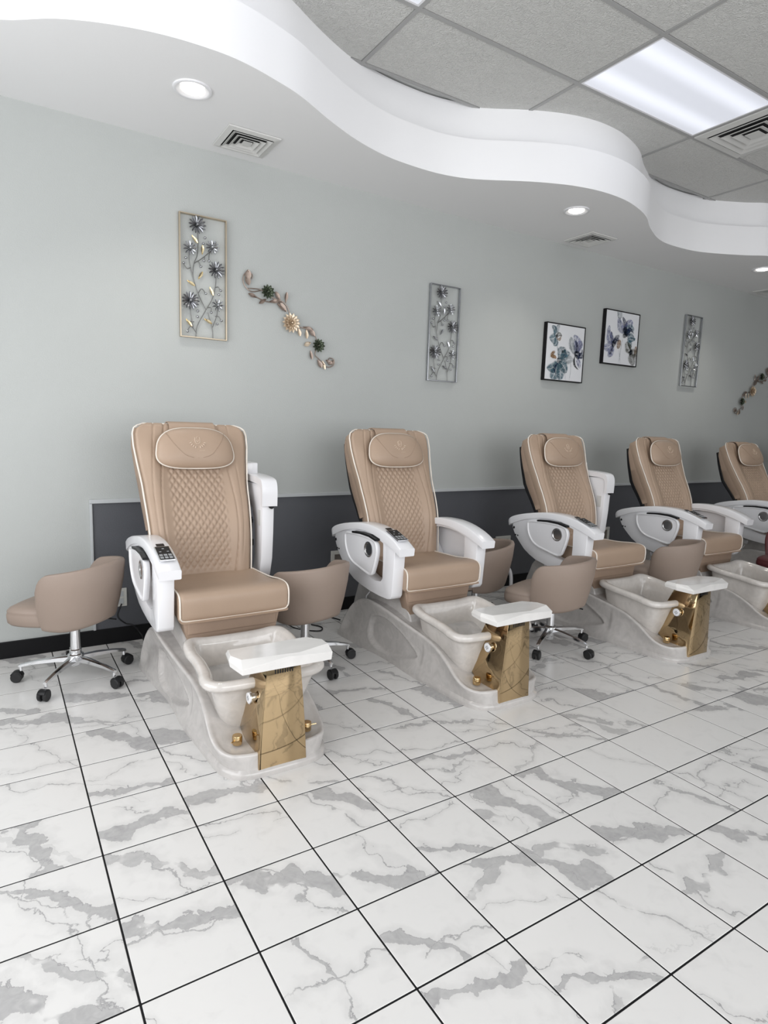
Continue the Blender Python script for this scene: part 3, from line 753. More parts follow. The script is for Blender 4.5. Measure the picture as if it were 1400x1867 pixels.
CH = {}
def build_chair_meshes():
    CH['base'] = base_mesh(); CH['basin'] = basin_mesh(); CH['gold'] = gold_mesh(); CH['rest'] = rest_mesh()
    CH['seat'] = seat_mesh(); CH['seatpipe'] = seat_piping(); CH['pad'] = pad_mesh(); CH['bpipe'] = back_piping()
    CH['cover'] = cover_mesh(.86, 1.385, .045, .160, -.004, M_['leather_dark'], 'back_cover')
    CH['undercover'] = cover_mesh(.60, .90, .045, .150, -.018, M_['leather_dark'], 'lower_cover', True)
    CH['shell'] = cover_mesh(.60, 1.34, .140, .192, -.018, M_['black'], 'back_shell')
    CH['head'] = headrest_mesh(); CH['emblem'] = emblem_mesh(); CH['hseam'] = head_seam(); CH['hpipe'] = head_piping(); CH['strap'] = strap_mesh()
    ped = [(2.13, .10), (2.10, .34), (2.04, .43), (1.95, .455), (1.70, .45), (1.58, .42), (1.50, .36), (1.46, .30), (1.46, .2), (1.6, .1)]
    ped = [(p.x-1.5, p.y) for p in catmull([(a, b, 0) for a, b in ped], 3, True)]
    CH['ped'] = poly_mesh('pedestal', ped, [], -.215, .215, 'x', M_['pearl'], bev=.012, smooth=50)
    V = []
    rings = []
    for y, hw, zb in ((1.47, .215, .405), (1.475, .225, .40), (1.60, .235, .44), (1.80, .235, .45)):
        rings.append([(-hw, y-1.5, zb), (-hw, y-1.5, .50), (hw, y-1.5, .50), (hw, y-1.5, zb)])
    sk = join(loft(rings), loft([[(-.20, -.03, .30), (.20, -.03, .30), (.20, .05, .30), (-.20, .05, .30)], [(-.235, -.02, .42), (.235, -.02, .42), (.235, .06, .42), (-.235, .06, .42)], [(-.25, -.02, .49), (.25, -.02, .49), (.25, .06, .49), (-.25, .06, .49)]]))
    CH['skirt'] = mesh('seat_skirt', *sk, M_['leather_dark'], bev=.004, smooth=40)
    CH['frame'] = mesh('seat_frame', *boxes((-.20, .20, .08, .45, .40, .505)), M_['black'])
    for s in (-1, 1):
        CH['arm', s] = arm_mesh(s); CH['apanel', s] = arm_panel_mesh(s); CH['tray', s] = tray_mesh(s); CH['cup', s] = cup_mesh(s)
        CH['ports', s] = ports(s); CH['slot', s] = slot(s)
        CH['remote', s] = remote_parts(s)
    CH['raised'] = raised_arm_parts()
    # front controls
    dial = loft([[(x, -.60+r*cos(2*pi*k/24), .297+r*sin(2*pi*k/24)) for k in range(24)] for r, x in ((.017, -.080), (.017, -.098), (.0255, -.100), (.0265, -.106), (.0255, -.111))])
    CH['dial'] = mesh('dial_housing', *dial, M_['chrome'], smooth=35)
    face = loft([[(x, -.60+r*cos(2*pi*k/24), .297+r*sin(2*pi*k/24)) for k in range(24)] for r, x in ((.0225, -.1108), (.0215, -.1135))])
    CH['dface'] = mesh('dial_face', *face, M_['white'], smooth=35)
    CH['dkeys'] = mesh('dial_key', *boxes(*[(-.1145, -.1134, -.60+a-.0035, -.60+a+.0035, .297+b-.0035, .297+b+.0035) for a, b in ((-.007, 0), (.007, 0), (0, .007), (0, -.007))]), M_['key'])
    kn = join(lathe([(.0195, 0), (.021, .004), (.021, .034), (.0195, .037), (.001, .0375)], 26), tube([(-.015, -.012, .022), (-.034, -.026, .024)], .0028, 8))
    CH['knob'] = mesh('tap_knob', *kn, M_['goldk'], smooth=35)
    CH['grille'] = mesh('overflow_grille', *boxes(*[(-.040+.0105*k, -.040+.0105*k+.0055, -.7065, -.7035, .425, .448) for k in range(8)]), M_['black'])
    hose = catmull([(-.54, .62, .30), (-.51, .61, .37), (-.46, .60, .38), (-.425, .59, .32), (-.415, .59, .20), (-.415, .59, .01)], 6)
    CH['hose'] = mesh('supply_hose', *tube(hose, .014, 10), M_['white'], smooth=60)
    vl = join(lathe([(.002, .02), (.03, .012), (.034, -.0), (.03, -.02), (.018, -.028), (.018, -.05)], 20, (-.19, .42, .40)), box(-.235, -.19, .41, .43, .395, .415), tube([(-.20, .42, .38), (-.23, .44, .33), (-.235, .47, .2), (-.24, .49, .06)], .004, 6))
    CH['valve'] = mesh('vacuum_valve', *vl, M_['white'], smooth=40)
build_chair_meshes()

def spa_chair(loc, label, raised=True, recline=0, hose=False, bx=0, sx=0):
    t = thing('pedicure_chair', label, 'chair', loc, 0, 'pedicure spa chairs along the wall')
    obj('base', CH['base'], t); obj('pedestal', CH['ped'], t); obj('basin', CH['basin'], t)
    gcol = obj('gold_column', CH['gold'], t)
    gcol['label'] = 'mirror gold column under the footrest'
    dl = obj('dial_housing', CH['dial'], gcol); obj('dial_face', CH['dface'], gcol); obj('dial_key', CH['dkeys'], gcol); obj('overflow_grille', CH['grille'], gcol)
    obj('footrest', CH['rest'], t)
    obj('tap_knob', CH['knob'], t, (-.150, -.575, .096)); obj('tap_knob', CH['knob'], t, (.153, -.60, .094), (0, 0, radians(130)))
    obj('seat_frame', CH['frame'], t)
    obj('seat_skirt', CH['skirt'], t, (sx, 0, 0)); sc = obj('seat_cushion', CH['seat'], t, (sx, 0, 0)); obj('piping', CH['seatpipe'], sc)
    loc2 = (bx, PIV.y-1.5, PIV.z); rot = (-radians(recline), 0, 0)
    b = obj('backrest', CH['pad'], t, loc2, rot); obj('piping', CH['bpipe'], b)
    obj('back_cover', CH['cover'], b); obj('lower_cover', CH['undercover'], b); obj('back_shell', CH['shell'], t, loc2, rot)
    h = obj('headrest', CH['head'], t, loc2, rot); obj('piping', CH['hpipe'], h); obj('emblem', CH['emblem'], h); obj('seam', CH['hseam'], h); obj('headrest_strap', CH['strap'], h)
    for s in (-1, 1):
        if s == 1 and raised:
            p = CH['raised']; ap = obj('arm_panel', p[0], t, (-.022, 0, 0)); obj('pivot_knob', p[3], ap); obj('label_plate', p[5], ap); [obj('hinge', q, ap) for q in p[4]]
            ar = obj('armrest', p[1], t, (-.022, 0, 0)); ar['label'] = 'white armrest swung upright beside the back'; obj('armrest_end', p[2], ar)
            continue
        ap = obj('arm_panel', CH['apanel', s], t); [obj('port', q, ap) for q in CH['ports', s]]; obj('hinge_strip', CH['slot', s], ap)
        tr = obj('tray', CH['tray', s], t); obj('cup_holder', CH['cup', s], tr)
        ar = obj('armrest', CH['arm', s], t)
        if s == -1:
            r = CH['remote', s]; obj('remote_control', r[0], ar); obj('control_face', r[1], ar); [obj('button', q, ar) for q in r[2]]
    if hose: obj('supply_hose', CH['hose'], t)
    obj('vacuum_valve', CH['valve'], t)
    return t
spa_chair((.708, 1.5, 0), 'beige quilted pedicure chair nearest the left, in front, with its right arm swung up', True, 0, False, -.010, .018)
spa_chair((2.0, 1.5, 0), 'beige quilted pedicure chair second from the left, both arms down', False, 0, False, .018)
spa_chair((3.54, 1.43, 0), 'beige quilted pedicure chair third from the left, below the paintings, right arm swung up', True, 0, True)
spa_chair((4.81, 1.40, 0), 'beige quilted pedicure chair fourth from the left, both arms down', False)
spa_chair((6.33, 1.40, 0), 'beige quilted pedicure chair fifth in the row, leaning back further than the others', False, 5)
spa_chair((7.60, 1.40, 0), 'beige pedicure chair at the far right, only its back edge inside the frame', False, 5)

# ------------------------------------------------------------------ technician stools
ST = {}
def stool_meshes(m):
    # tub shell: local back direction +x, opening towards -x
    rings = []; N = 56; A0 = radians(107)
    for k in range(N+1):
        a = -A0+2*A0*k/N; f = abs(a)/A0
        zt = .678-.060*f**1.3-.15*(1-sqrt(max(0, 1-max(0, (f-.78)/.22)**2)))
        zb = .318+.035*(1-smoothstep(.0, .75, f))
        r0 = .252; th = .034
        flat = 1.0+.03*cos(2*a)
        ring = []
        def P(r, z):
            tz = (z-.33)/.33; rad = (r+.010-.058*max(0, 1-tz)**1.4)*flat
            return (rad*cos(a)*.98+.0, rad*sin(a)*.98, z)
        e = .012
        ring = [P(r0-e, zb), P(r0-.002, zb+e*.6), P(r0, zb+e*2), P(r0+.002, (zb*2+zt)/3), P(r0+.002, (zb+2*zt)/3), P(r0, zt-e*1.4), P(r0-.006, zt-e*.3), P(r0-th/2, zt), P(r0-th+.006, zt-e*.3), P(r0-th, zt-e*1.4), P(r0-th, (zb+2*zt)/3), P(r0-th, zb+.01), P(r0-th+.004, zb)]
        rings.append(ring)
    shell = mesh('backrest_shell', *loft(rings), m, smooth=50)
    # seat pad
    out = [(-.276, -.12), (-.282, 0), (-.276, .12), (-.258, .180), (-.20, .202), (-.13, .203), (-.06, .190), (.02, .168), (.10, .135), (.15, .08), (.168, 0), (.15, -.08), (.10, -.135), (.02, -.168), (-.06, -.190), (-.13, -.203), (-.20, -.202), (-.258, -.180)]
    O = catmull([(a, b, 0) for a, b in out], 4, True)
    def ring(s, z): return [(p.x*s+(1-s)*-.03, p.y*s, z) for p in O]
    seat = mesh('seat', *loft([ring(.86, .335), ring(.94, .338), ring(.985, .350), ring(1.0, .375), ring(1.0, .395), ring(.985, .405), ring(.992, .409), ring(.985, .416), ring(.95, .428), ring(.86, .440), ring(.6, .450), ring(.3, .453), ring(.05, .453)]), m, smooth=50)
    col = mesh('gas_column', *join(lathe([(.02, .335), (.045, .330), (.045, .322), (.026, .318), (.026, .17), (.031, .165), (.031, .085), (.026, .075), (.014, .07)], 24)), M_['chrome'], smooth=35)
    lev = mesh('height_lever', *join(tube([(.02, .02, .322), (.12, .10, .318), (.165, .13, .305)], .005, 6), box(-.07, .07, -.05, .05, .318, .336)), M_['black'])
    leg = []
    rings = []
    for x, z, w, h in ((.018, .133, .020, .030), (.10, .128, .017, .025), (.20, .115, .013, .019), (.268, .100, .011, .015), (.282, .094, .009, .012)):
        rings.append([(x, -w, z-h), (x, -w, z-.004), (x, -w*.4, z), (x, w*.4, z), (x, w, z-.004), (x, w, z-h)])
    lg = join(loft(rings), lathe([(.009, .088), (.009, .062), (.006, .06)], 12, (.272, 0, 0)))
    leg = mesh('leg', *lg, M_['chrome'], smooth=35)
    parts = []
    for s in (-1, 1):
        prof = [(.010, .0), (.024, .0), (.028, .004), (.028, .014), (.024, .018), (.010, .018)]
        rings = [[(.292+r*cos(2*pi*k/22), s*(y+.006), .028+r*sin(2*pi*k/22)) for k in range(22)] for r, y in prof]
        parts.append(loft(rings))
    wheel = mesh('caster_wheel', *join(*parts), M_['rubber'], smooth=35)
    hood = []
    hp = [(.292+.031*cos(a), .030+.031*sin(a)) for a in [radians(20+k*14) for k in range(12)]]
    hp += [(.262, .03)]
    hood = poly_mesh('caster', hp, [], -.021, .021, 'y', M_['black'], bev=.003, smooth=40)
    hub = mesh('hub', *lathe([(.034, .145), (.040, .14), (.042, .12), (.036, .105), (.026, .10)], 24), M_['chrome'], smooth=40)
    return shell, seat, col, lev, leg, wheel, hood, hub
ST['a'] = stool_meshes(M_['stool']); ST['r'] = stool_meshes(M_['stool_red'])
def stool(x, y, back_deg, label, leg_deg=0, kind='a', dz=0):
    shell, seat, col, lev, leg, wheel, hood, hub = ST[kind]
    t = thing('salon_stool', label, 'stool', (x, y, 0), radians(back_deg), 'low rolling salon stools between the spa chairs')
    z = (0, 0, dz); obj('backrest_shell', shell, t, z); obj('seat', seat, t, z); obj('gas_column', col, t, (0, 0, dz*.5)); obj('height_lever', lev, t, z); obj('hub', hub, t)
    for k in range(5):
        a = radians(leg_deg-back_deg+72*k); l = obj('leg', leg, t, (0, 0, 0), (0, 0, a))
        obj('caster', hood, l); obj('caster_wheel', wheel, l)
    return t
stool(.085, 2.20, -40, 'taupe rolling stool at the far left of the row, seat facing left', 90)
stool(1.277, 1.82, -70, 'taupe rolling stool between the first and second pedicure chairs', -10, 'a', -.03)
stool(2.850, 1.350, -70, 'taupe rolling stool in front of the third pedicure chair, behind the second footrest', -8, 'a', -.045)
stool(2.73, 1.98, -30, 'taupe rolling stool half hidden behind the right arm of the second chair', 20, 'a', -.05)
stool(4.18, 1.42, -70, 'taupe rolling stool between the third and fourth pedicure chairs', 0, 'a', -.035)
stool(5.46, 1.07, 0, 'burgundy stool at the right edge of the photo, only a sliver visible', 0, 'r')

# ------------------------------------------------------------------ wall boxes, outlets and cords
for x, lab in ((1.89, 'square service box low on the dark dado behind the second chair'), (3.555, 'square service box low on the dado right of the second chair'), (4.94, 'square service box low on the dado behind the fourth chair')):
    t = thing('service_box', lab, 'wall box', (x, WY-.008, .30), 0, 'service boxes on the dado')
    s = .175
    obj('box_frame', mesh('box_frame', *boxes((0, s, -.014, 0, 0, .028), (0, s, -.014, 0, s-.028, s), (0, .028, -.014, 0, .028, s-.028), (s-.028, s, -.014, 0, .028, s-.028)), M_['plate'], bev=.002), t)
    obj('box_back', mesh('box_back', *boxes((.028, s-.028, -.004, 0, .028, s-.028)), M_['niche']), t)
for x, lab in ((.362, 'ivory outlet plate behind the left stool'), (3.70, 'ivory outlet plate behind the third chair')):
    t = thing('wall_outlet', lab, 'outlet', (x, WY-.008, .235), 0, 'outlet plates on the dado')
    obj('plate', mesh('plate', *boxes((0, .072, -.007, 0, 0, .118)), M_['plate'], bev=.003), t)
    obj('socket', mesh('socket', *boxes((.02, .052, -.0085, -.006, .065, .10), (.02, .052, -.0085, -.006, .018, .053)), M_['trim']), t)
def cord(pts, label):
    tag(obj('power_cord', mesh('power_cord', *tube(catmull(pts, 8), .0045, 6), M_['black'], smooth=60)), label, 'cord')
cord([(.40, 2.675, .255), (.37, 2.64, .19), (.41, 2.63, .14), (.46, 2.62, .12), (.50, 2.60, .06), (.52, 2.5, .008), (.60, 2.35, .006)], 'thin black power cord hanging from the outlet by the left stool')
cord([(1.45, 2.66, .20), (1.42, 2.60, .08), (1.48, 2.45, .007), (1.60, 2.30, .007), (1.66, 2.36, .007), (1.62, 2.45, .007)], 'black cord lying on the floor behind the second chair')
cord([(3.74, 2.67, .26), (3.70, 2.63, .22), (3.62, 2.60, .24), (3.58, 2.60, .17), (3.62, 2.60, .10), (3.68, 2.58, .05), (3.72, 2.5, .008)], 'black looped cord hanging behind the third chair')

# ------------------------------------------------------------------ framed metal flower panels
def petal(L, w, cup, ang, lift, z0=0.0):
    """closed thin petal from the centre outwards in the wall plane (x,z), bulging to -y"""
    a = radians(ang); pts = []; n = 6
    up, dn = [], []
    for k in range(n+1):
        t = k/n; r = .12*L+.88*L*t; hw = w*(sin(pi*(t**1.35)*.96+.10))**.8 if 0 < t < 1 else w*.22
        y = -(lift*sin(pi*t*.6)+z0)
        up.append((r, hw, y)); dn.append((r, 0, y+cup))
    V = []; F = []
    for (r, hw, y), (_, _, yc) in zip(up, dn):
        for s, yy in ((-1, y), (0, yc), (1, y)):
            V.append((r*cos(a)-s*hw*sin(a), yy, r*sin(a)+s*hw*cos(a)))
    for k in range(n):
        for s in range(2): F.append((3*k+s, 3*k+s+1, 3*k+s+4, 3*k+s+3))
    V2 = [(x, y+.0012, z) for x, y, z in V]; m = len(V)
    F2 = [tuple(i+m for i in f[::-1]) for f in F]
    side = [(0, m), ]
    edge = [3*k for k in range(n+1)]+[3*n+1]+[3*k+2 for k in range(n, -1, -1)]+[1]
    F3 = [(edge[i], edge[(i+1) % len(edge)], edge[(i+1) % len(edge)]+m, edge[i]+m) for i in range(len(edge))]
    return V+V2, F+F2+F3
def ball(r, c=(0, 0, 0), seg=10):
    pr = [(r*sin(pi*k/6)+1e-4, -r*cos(pi*k/6)) for k in range(7)]
    return lathe(pr, seg, c)
def flower_mesh(R, n, w, m, layers=1, center=.012, lift=.012, name='flower'):
    P = []
    for l in range(layers):
        s = 1-.32*l
        for k in range(n): P.append(petal(R*s, w*s, .0035, 360*k/n+l*180/n, lift+l*.008, .003+l*.006))
    P.append(ball(center, (0, -.014-.006*layers, 0)))
    me = mesh(name, *join(*P), m, smooth=40)
    return me
def leaf_mesh(L, w, m): return mesh('leaf', *petal(L, w, .004, 0, .004), m, smooth=40)
beadme = {k: mesh('bead', *ball(.0080), M_[k], smooth=60) for k in ('silver',)}
fl = [((.112, .69), .054, 14, 'gunmetal'), ((.067, .544), .045, 11, 'silver'), ((.205, .571), .043, 11, 'silver'), ((.232, .437), .053, 14, 'gunmetal'), ((.066, .227), .055, 15, 'gunmetal'), ((.24, .219), .040, 9, 'silver')]
lf = [((.075, .63), -50), ((.144, .512), 88), ((.115, .36), 60), ((.042, .352), -30), ((.188, .335), -68), ((.034, .118), -50), ((.147, .130), -28)]
bd = [(0.162, 0.622), (0.151, 0.586), (0.226, 0.604), (0.041, 0.483), (0.027, 0.45), (0.154, 0.482), (0.187, 0.486), (0.135, 0.444), (0.262, 0.314), (0.249, 0.287), (0.165, 0.283), (0.113, 0.169), (0.111, 0.133), (0.2, 0.17), (0.265, 0.125), (0.238, 0.102), (0.046, 0.036)]
stems = [[(0.101, 0.011), (0.11, 0.077), (0.165, 0.181), (0.21, 0.263), (0.231, 0.36), (0.232, 0.431)], [(0.165, 0.184), (0.119, 0.273), (0.087, 0.375), (0.092, 0.455), (0.115, 0.519), (0.119, 0.622), (.112, .69)], [(0.21, 0.008), (0.206, 0.074), (0.178, 0.169)], [(0.206, 0.074), (0.238, 0.162), (0.24, 0.215)], [(0.087, 0.052), (0.069, 0.156), (0.066, 0.22)], [(0.092, 0.353), (0.074, 0.419), (0.062, 0.487), (.067, .544)], [(0.092, 0.455), (0.156, 0.507), (0.206, 0.558)],
         [(.106, .03), (.07, .07), (.046, .036)], [(.095, .46), (.12, .475), (.135, .444)], [(.118, .28), (.14, .31), (.165, .283)], [(.228, .33), (.248, .335), (.262, .314)], [(.07, .43), (.05, .42), (.027, .45)], [(.16, .51), (.16, .50), (.154, .482)], [(.21, .56), (.19, .53), (.187, .486)], [(.225, .15), (.25, .15), (.265, .125)], [(.18, .2), (.2, .2), (.2, .17)], [(.09, .10), (.07, .10), (.046, .095)], [(.206, .10), (.18, .12), (.16, .118)]]
PM = {}
for pn, mm in (('champ', M_['champ']), ('silver', M_['silver'])):
    w_, h_, d_, b_ = .30, .75, .028, .0075
    PM['frame', pn] = mesh('frame', *boxes((0, b_, -d_, -.004, 0, h_), (w_-b_, w_, -d_, -.004, 0, h_), (b_, w_-b_, -d_, -.004, 0, b_), (b_, w_-b_, -d_, -.004, h_-b_, h_)), mm, bev=.0012, bseg=1)
PM['stem'] = [mesh('stem', *tube([(p.x, -.012, p.y) for p in catmull([(a, b, 0) for a, b in s], 5)], .0026, 6), M_['stemgrey'], smooth=60) for s in stems]
PM['fl'] = [flower_mesh(R*1.02, n, R*.125, M_[k], 1, .010) for c, R, n, k in fl]
PM['leaf', 'champ'] = leaf_mesh(.062, .010, M_['leafgold']); PM['leaf', 'silver'] = leaf_mesh(.062, .010, M_['silver'])
def metal_panel(x, z, kind, label):
    t = thing('framed_metal_flowers', label, 'wall art', (x, WY-.004, z), 0, 'framed metal flower panels')
    obj('frame', PM['frame', kind], t)
    for s in PM['stem']: obj('stem', s, t)
    for (c, R, n, k), me in zip(fl, PM['fl']): obj('flower', me, t, (c[0], -.016, c[1]))
    for (c, a) in lf: obj('leaf', PM['leaf', kind], t, (c[0], -.016, c[1]), (0, -radians(a), 0))
    for c in bd: obj('bead', beadme['silver'], t, (c[0], -.018, c[1]))
    return t
metal_panel(.785, 1.946, 'champ', 'tall gold-framed metal flower panel above the left pedicure chair')
metal_panel(2.712, 1.802, 'silver', 'tall silver-framed metal flower panel between the second and third chairs')
metal_panel(6.085, 1.968, 'silver', 'narrow far metal flower panel right of the two paintings')

# ------------------------------------------------------------------ metal flower sprays
spm = {}
def spray(ox, oz, flip, label):
    t = thing('metal_flower_spray', label, 'wall art', (ox, WY-.004, oz), 0)
    bx, bz = 1.231, 2.32
    def q(p): return ((p[0]-bx)*flip, -.014, p[1]-bz) if flip == 1 else ((bx-p[0]), -.014, p[1]-bz)
    st = [(1.231, 2.302), (1.319, 2.305), (1.389, 2.269), (1.481, 2.245), (1.523, 2.194), (1.539, 2.121), (1.619, 2.092), (1.695, 2.081), (1.735, 2.027), (1.75, 1.98), (1.726, 1.919), (1.766, 1.883), (1.823, 1.838), (1.874, 1.852), (1.878, 1.892), (1.844, 1.902), (1.832, 1.885)]
    cu = [(1.319, 2.300), (1.26, 2.285), (1.222, 2.300), (1.197, 2.338), (1.202, 2.382), (1.23, 2.409), (1.26, 2.391), (1.255, 2.364)]
    s2 = [(1.27, 2.262), (1.35, 2.235), (1.43, 2.238), (1.481, 2.245)]
    for s in (st, cu, s2): obj('stem', mesh('stem', *tube([tuple(p) for p in catmull([q(p) for p in s], 5)], .0035, 6), M_['rose'], smooth=60), t)
    fs = [((1.366, 2.296), .048, 11, 'green', 2), ((1.537, 2.113), .066, 14, 'cream', 3), ((1.75, 1.98), .048, 11, 'green', 2)]
    for c, R, n, k, l in fs:
        obj('flower', flower_mesh(R, n, R*.19, M_[k], l, .008, .014), t, q(c))
    lv = [((1.228, 2.335), 88, .085, .022, 'rose'), ((1.215, 2.40), -75, .08, .020, 'rose'), ((1.30, 2.250), 165, .07, .014, 'rose'), ((1.365, 2.255), 215, .07, .013, 'rose'), ((1.375, 2.235), 12, .075, .015, 'rose'), ((1.465, 2.245), 125, .075, .015, 'rose'), ((1.498, 2.235), 85, .08, .013, 'rose'), ((1.43, 2.235), -30, .085, .017, 'rose'), ((1.44, 2.26), -50, .10, .016, 'rose'),
          ((1.595, 2.095), -78, .065, .014, 'cream'), ((1.658, 2.09), -88, .07, .013, 'cream'), ((1.625, 2.10), -12, .085, .015, 'rose'), ((1.665, 2.10), -45, .08, .018, 'rose'), ((1.70, 2.00), 205, .065, .017, 'cream'), ((1.69, 1.95), -80, .07, .013, 'rose'), ((1.745, 1.89), -60, .07, .018, 'rose'), ((1.785, 1.885), -72, .07, .012, 'cream'), ((1.81, 1.89), -30, .065, .016, 'rose'), ((1.835, 1.85), 40, .055, .014, 'rose')]
    for c, a, L, w, k in lv:
        aa = a if flip == 1 else 180-a
        obj('leaf', mesh('leaf', *petal(L, w, .005, aa, .006), M_[k], smooth=40), t, q(c))
    return t
spray(1.231, 2.32, 1, 'curving metal leaf and flower spray sloping down right of the gold-framed panel')
# the far spray is the mirror of the near one: its low end is nearest
spray(7.219+.64, 1.74+.46, -1, 'curving metal leaf and flower spray far right, rising towards the frame edge')

# ------------------------------------------------------------------ canvas paintings
def wc(name, col, a):
    m = mat(name, col, .6, var=.35, vscale=14)
    nt = m.node_tree; b = nt.nodes['Principled BSDF']
    tc = [n for n in nt.nodes if n.type == 'TEX_COORD'][0]
    n = nt.nodes.new('ShaderNodeTexNoise'); n.inputs['Scale'].default_value = 22; n.inputs['Distortion'].default_value = 2; nt.links.new(tc.outputs['Object'], n.inputs['Vector'])
    r = nt.nodes.new('ShaderNodeMapRange'); nt.links.new(n.outputs['Fac'], r.inputs[0]); r.inputs[1].default_value = .3; r.inputs[2].default_value = .7; r.inputs[3].default_value = a*.35; r.inputs[4].default_value = min(1, a*1.3)
    at = nt.nodes.new('ShaderNodeAttribute'); at.attribute_name = 'wash'
    mu = nt.nodes.new('ShaderNodeMath'); mu.operation = 'MULTIPLY'; nt.links.new(r.outputs[0], mu.inputs[0]); nt.links.new(at.outputs['Fac'], mu.inputs[1])
    nt.links.new(mu.outputs[0], b.inputs['Alpha']); b.inputs['Specular IOR Level'].default_value = .1
    return m
WC = {'teal': wc('teal_wash', (.07, .15, .19), .75), 'navy': wc('navy_wash', (.012, .022, .065), .9), 'lilac': wc('lilac_wash', (.20, .22, .38), .6), 'ink': wc('ink_wash', (.006, .010, .015), 1.0), 'ochre': wc('ochre_wash', (.30, .16, .06), .9), 'grey': wc('grey_wash', (.22, .26, .28), .5), 'olive': wc('olive_wash', (.10, .10, .07), .6)}
def blob(cx, cz, L, w, ang, depth, bend=.15, n=14, seed=0):
    rnd = random.Random(seed); a = radians(ang); up = []; dn = []
    for k in range(n+1):
        t = k/n; hw = w*1.3*sin(pi*t**.9)**.5*(1+.07*rnd.uniform(-1, 1)+.12*sin(5*t+seed)) if 0 < t < 1 else 0
        x = L*t; y = bend*L*sin(pi*t)
        up.append((x, y+hw)); dn.append((x, y-hw))
    P = up+dn[-2:0:-1]
    return [(cx+x*cos(a)-y*sin(a), cz+x*sin(a)+y*cos(a)) for x, y in P]
def painting(x, z, w, h, tilt, label, blobs):
    t = thing('canvas_painting', label, 'painting', (x, WY, z)); t.rotation_euler = (0, radians(tilt), 0)
    obj('canvas', mesh('canvas', *boxes((.010, w-.010, -.036, -.004, .010, h-.010)), M_['canvas']), t)
    obj('frame', mesh('frame', *boxes((0, .009, -.040, -.002, 0, h), (w-.009, w, -.040, -.002, 0, h), (.009, w-.009, -.040, -.002, 0, .009), (.009, w-.009, -.040, -.002, h-.009, h)), M_['frame_black'], bev=.001, bseg=1), t)
    for i, (k, cx, cz, L, wd, ang, bend) in enumerate(blobs):
        pts = blob(cx*w, cz*h, L*w, wd*w, ang, 0, bend, seed=i)
        a_ = radians(ang); mx_, mz_ = cx*w+L*w*.42*cos(a_)-bend*L*w*.9*sin(a_), cz*h+L*w*.42*sin(a_)+bend*L*w*.9*cos(a_)
        y = -.0364-.00012*i; V = []; n = len(pts); val = []
        cen = [(cx*w+L*w*t*cos(a_)-bend*L*w*sin(pi*t)*sin(a_), cz*h+L*w*t*sin(a_)+bend*L*w*sin(pi*t)*cos(a_)) for t in [q/14 for q in range(15)]]
        idx = list(range(15))+list(range(13, 0, -1))
        for s_, vv in ((1.0, .04), (.82, .62), (.55, .95), (.05, .80)):
            for (a, b), c_ in zip(pts, idx):
                c = cen[min(c_, 14)]
                px_, pz_ = c[0]+(a-c[0])*s_, c[1]+(b-c[1])*s_
                V.append((min(max(px_, .012), w-.012), y, min(max(pz_, .012), h-.012))); val.append(vv if wd > .02 else max(vv, .8))
        F = [(l*n+q, l*n+(q+1) % n, (l+1)*n+(q+1) % n, (l+1)*n+q) for l in range(3) for q in range(n)]
        me = D.meshes.new('brush_stroke'); me.from_pydata(V, [], F); me.materials.append(WC[k])
        at = me.attributes.new('wash', 'FLOAT', 'POINT'); at.data.foreach_set('value', val)
        obj('brush_stroke', me, t)
    return t
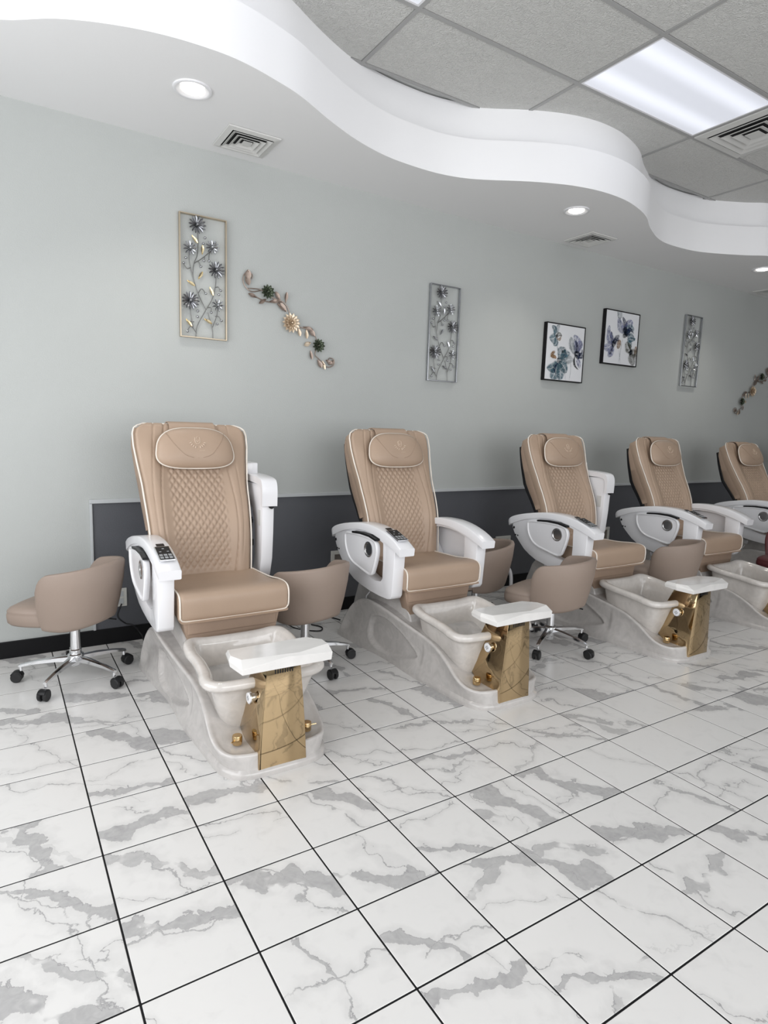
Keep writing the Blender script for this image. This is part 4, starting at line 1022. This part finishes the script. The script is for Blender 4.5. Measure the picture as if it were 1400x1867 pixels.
b1 = [('teal', .24, .78, .17, .07, 200, .2), ('grey', .24, .78, .22, .05, 70, .1), ('teal', .22, .80, .17, .05, 120, -.2), ('teal', .26, .74, .15, .05, 250, .2), ('ochre', .26, .74, .13, .02, 20, -.3), ('olive', .25, .77, .15, .03, 10, .2), ('ink', .23, .78, .07, .025, -20, .1),
      ('lilac', .80, .52, .34, .10, 105, -.2), ('lilac', .80, .52, .26, .09, 60, .1), ('grey', .78, .50, .34, .07, 118, .1), ('navy', .76, .48, .30, .025, 100, -.25), ('ink', .74, .54, .18, .055, -35, .1), ('navy', .80, .48, .20, .04, 40, -.4), ('ink', .76, .48, .28, .018, -62, -.25), ('lilac', .82, .42, .18, .05, -60, .1), ('navy', .86, .42, .14, .02, 60, .2),
      ('ink', .30, .36, .14, .055, 0, .1), ('teal', .36, .38, .26, .075, 55, .2), ('navy', .40, .40, .20, .035, 70, -.4), ('teal', .40, .40, .26, .07, 25, .1), ('teal', .36, .34, .28, .09, -40, .1), ('teal', .34, .32, .32, .10, -75, .1), ('teal', .32, .33, .34, .10, -112, .1), ('teal', .30, .34, .28, .07, -150, .2), ('navy', .34, .32, .22, .02, -100, -.3), ('grey', .52, .36, .22, .06, 10, .1), ('ink', .44, .50, .06, .03, 100, 0),
      ('ochre', .14, .42, .14, .03, 40, .1), ('ochre', .13, .42, .16, .03, -10, .1), ('ochre', .20, .38, .12, .03, 95, .1), ('grey', .42, .30, .32, .006, -66, .1), ('grey', .66, .36, .36, .006, -93, .05), ('grey', .30, .68, .22, .005, -70, -.2)]
b2 = [('navy', .58, .60, .32, .045, 108, -.15), ('navy', .58, .58, .28, .035, 75, .1), ('lilac', .60, .60, .32, .09, 55, .1), ('teal', .60, .60, .28, .07, 25, .2), ('navy', .60, .58, .26, .03, 10, .35), ('navy', .58, .58, .18, .06, 30, 0), ('lilac', .56, .60, .34, .07, 125, .1), ('ink', .54, .60, .14, .05, 60, 0), ('ink', .52, .55, .14, .04, 10, 0), ('grey', .40, .85, .22, .07, 95, 0), ('grey', .52, .62, .30, .01, 112, .1),
      ('navy', .28, .38, .24, .035, 112, .1), ('lilac', .28, .38, .30, .08, 130, .1), ('navy', .26, .38, .20, .05, 30, .1), ('lilac', .26, .38, .28, .08, 200, .1), ('lilac', .26, .36, .26, .07, 245, .1), ('navy', .26, .38, .22, .02, -110, .1), ('ink', .22, .40, .12, .05, -20, 0), ('navy', .30, .40, .20, .04, 50, .1), ('lilac', .10, .55, .16, .04, 80, 0),
      ('teal', .66, .50, .24, .05, 0, .3), ('teal', .68, .48, .18, .06, -50, .1), ('teal', .70, .46, .22, .03, 20, 0), ('ochre', .40, .30, .18, .05, 70, 0), ('ochre', .93, .22, .18, .035, 85, 0), ('olive', .78, .24, .26, .09, -60, .1), ('olive', .78, .26, .24, .08, 130, 0), ('olive', .78, .24, .24, .08, 10, 0), ('ink', .74, .24, .12, .045, 20, 0), ('ink', .78, .20, .14, .02, 80, 0), ('grey', .52, .50, .46, .006, -97, 0), ('grey', .44, .30, .28, .006, -75, 0)]
painting(4.0, 1.893, .512, .512, 0, 'black-framed watercolour of teal and lilac flowers, left and lower of the two', b1)
painting(4.78, 2.102, .517, .515, 0, 'black-framed watercolour of dark blue flowers, right and higher of the two', b2)

bpy.context.view_layer.update()
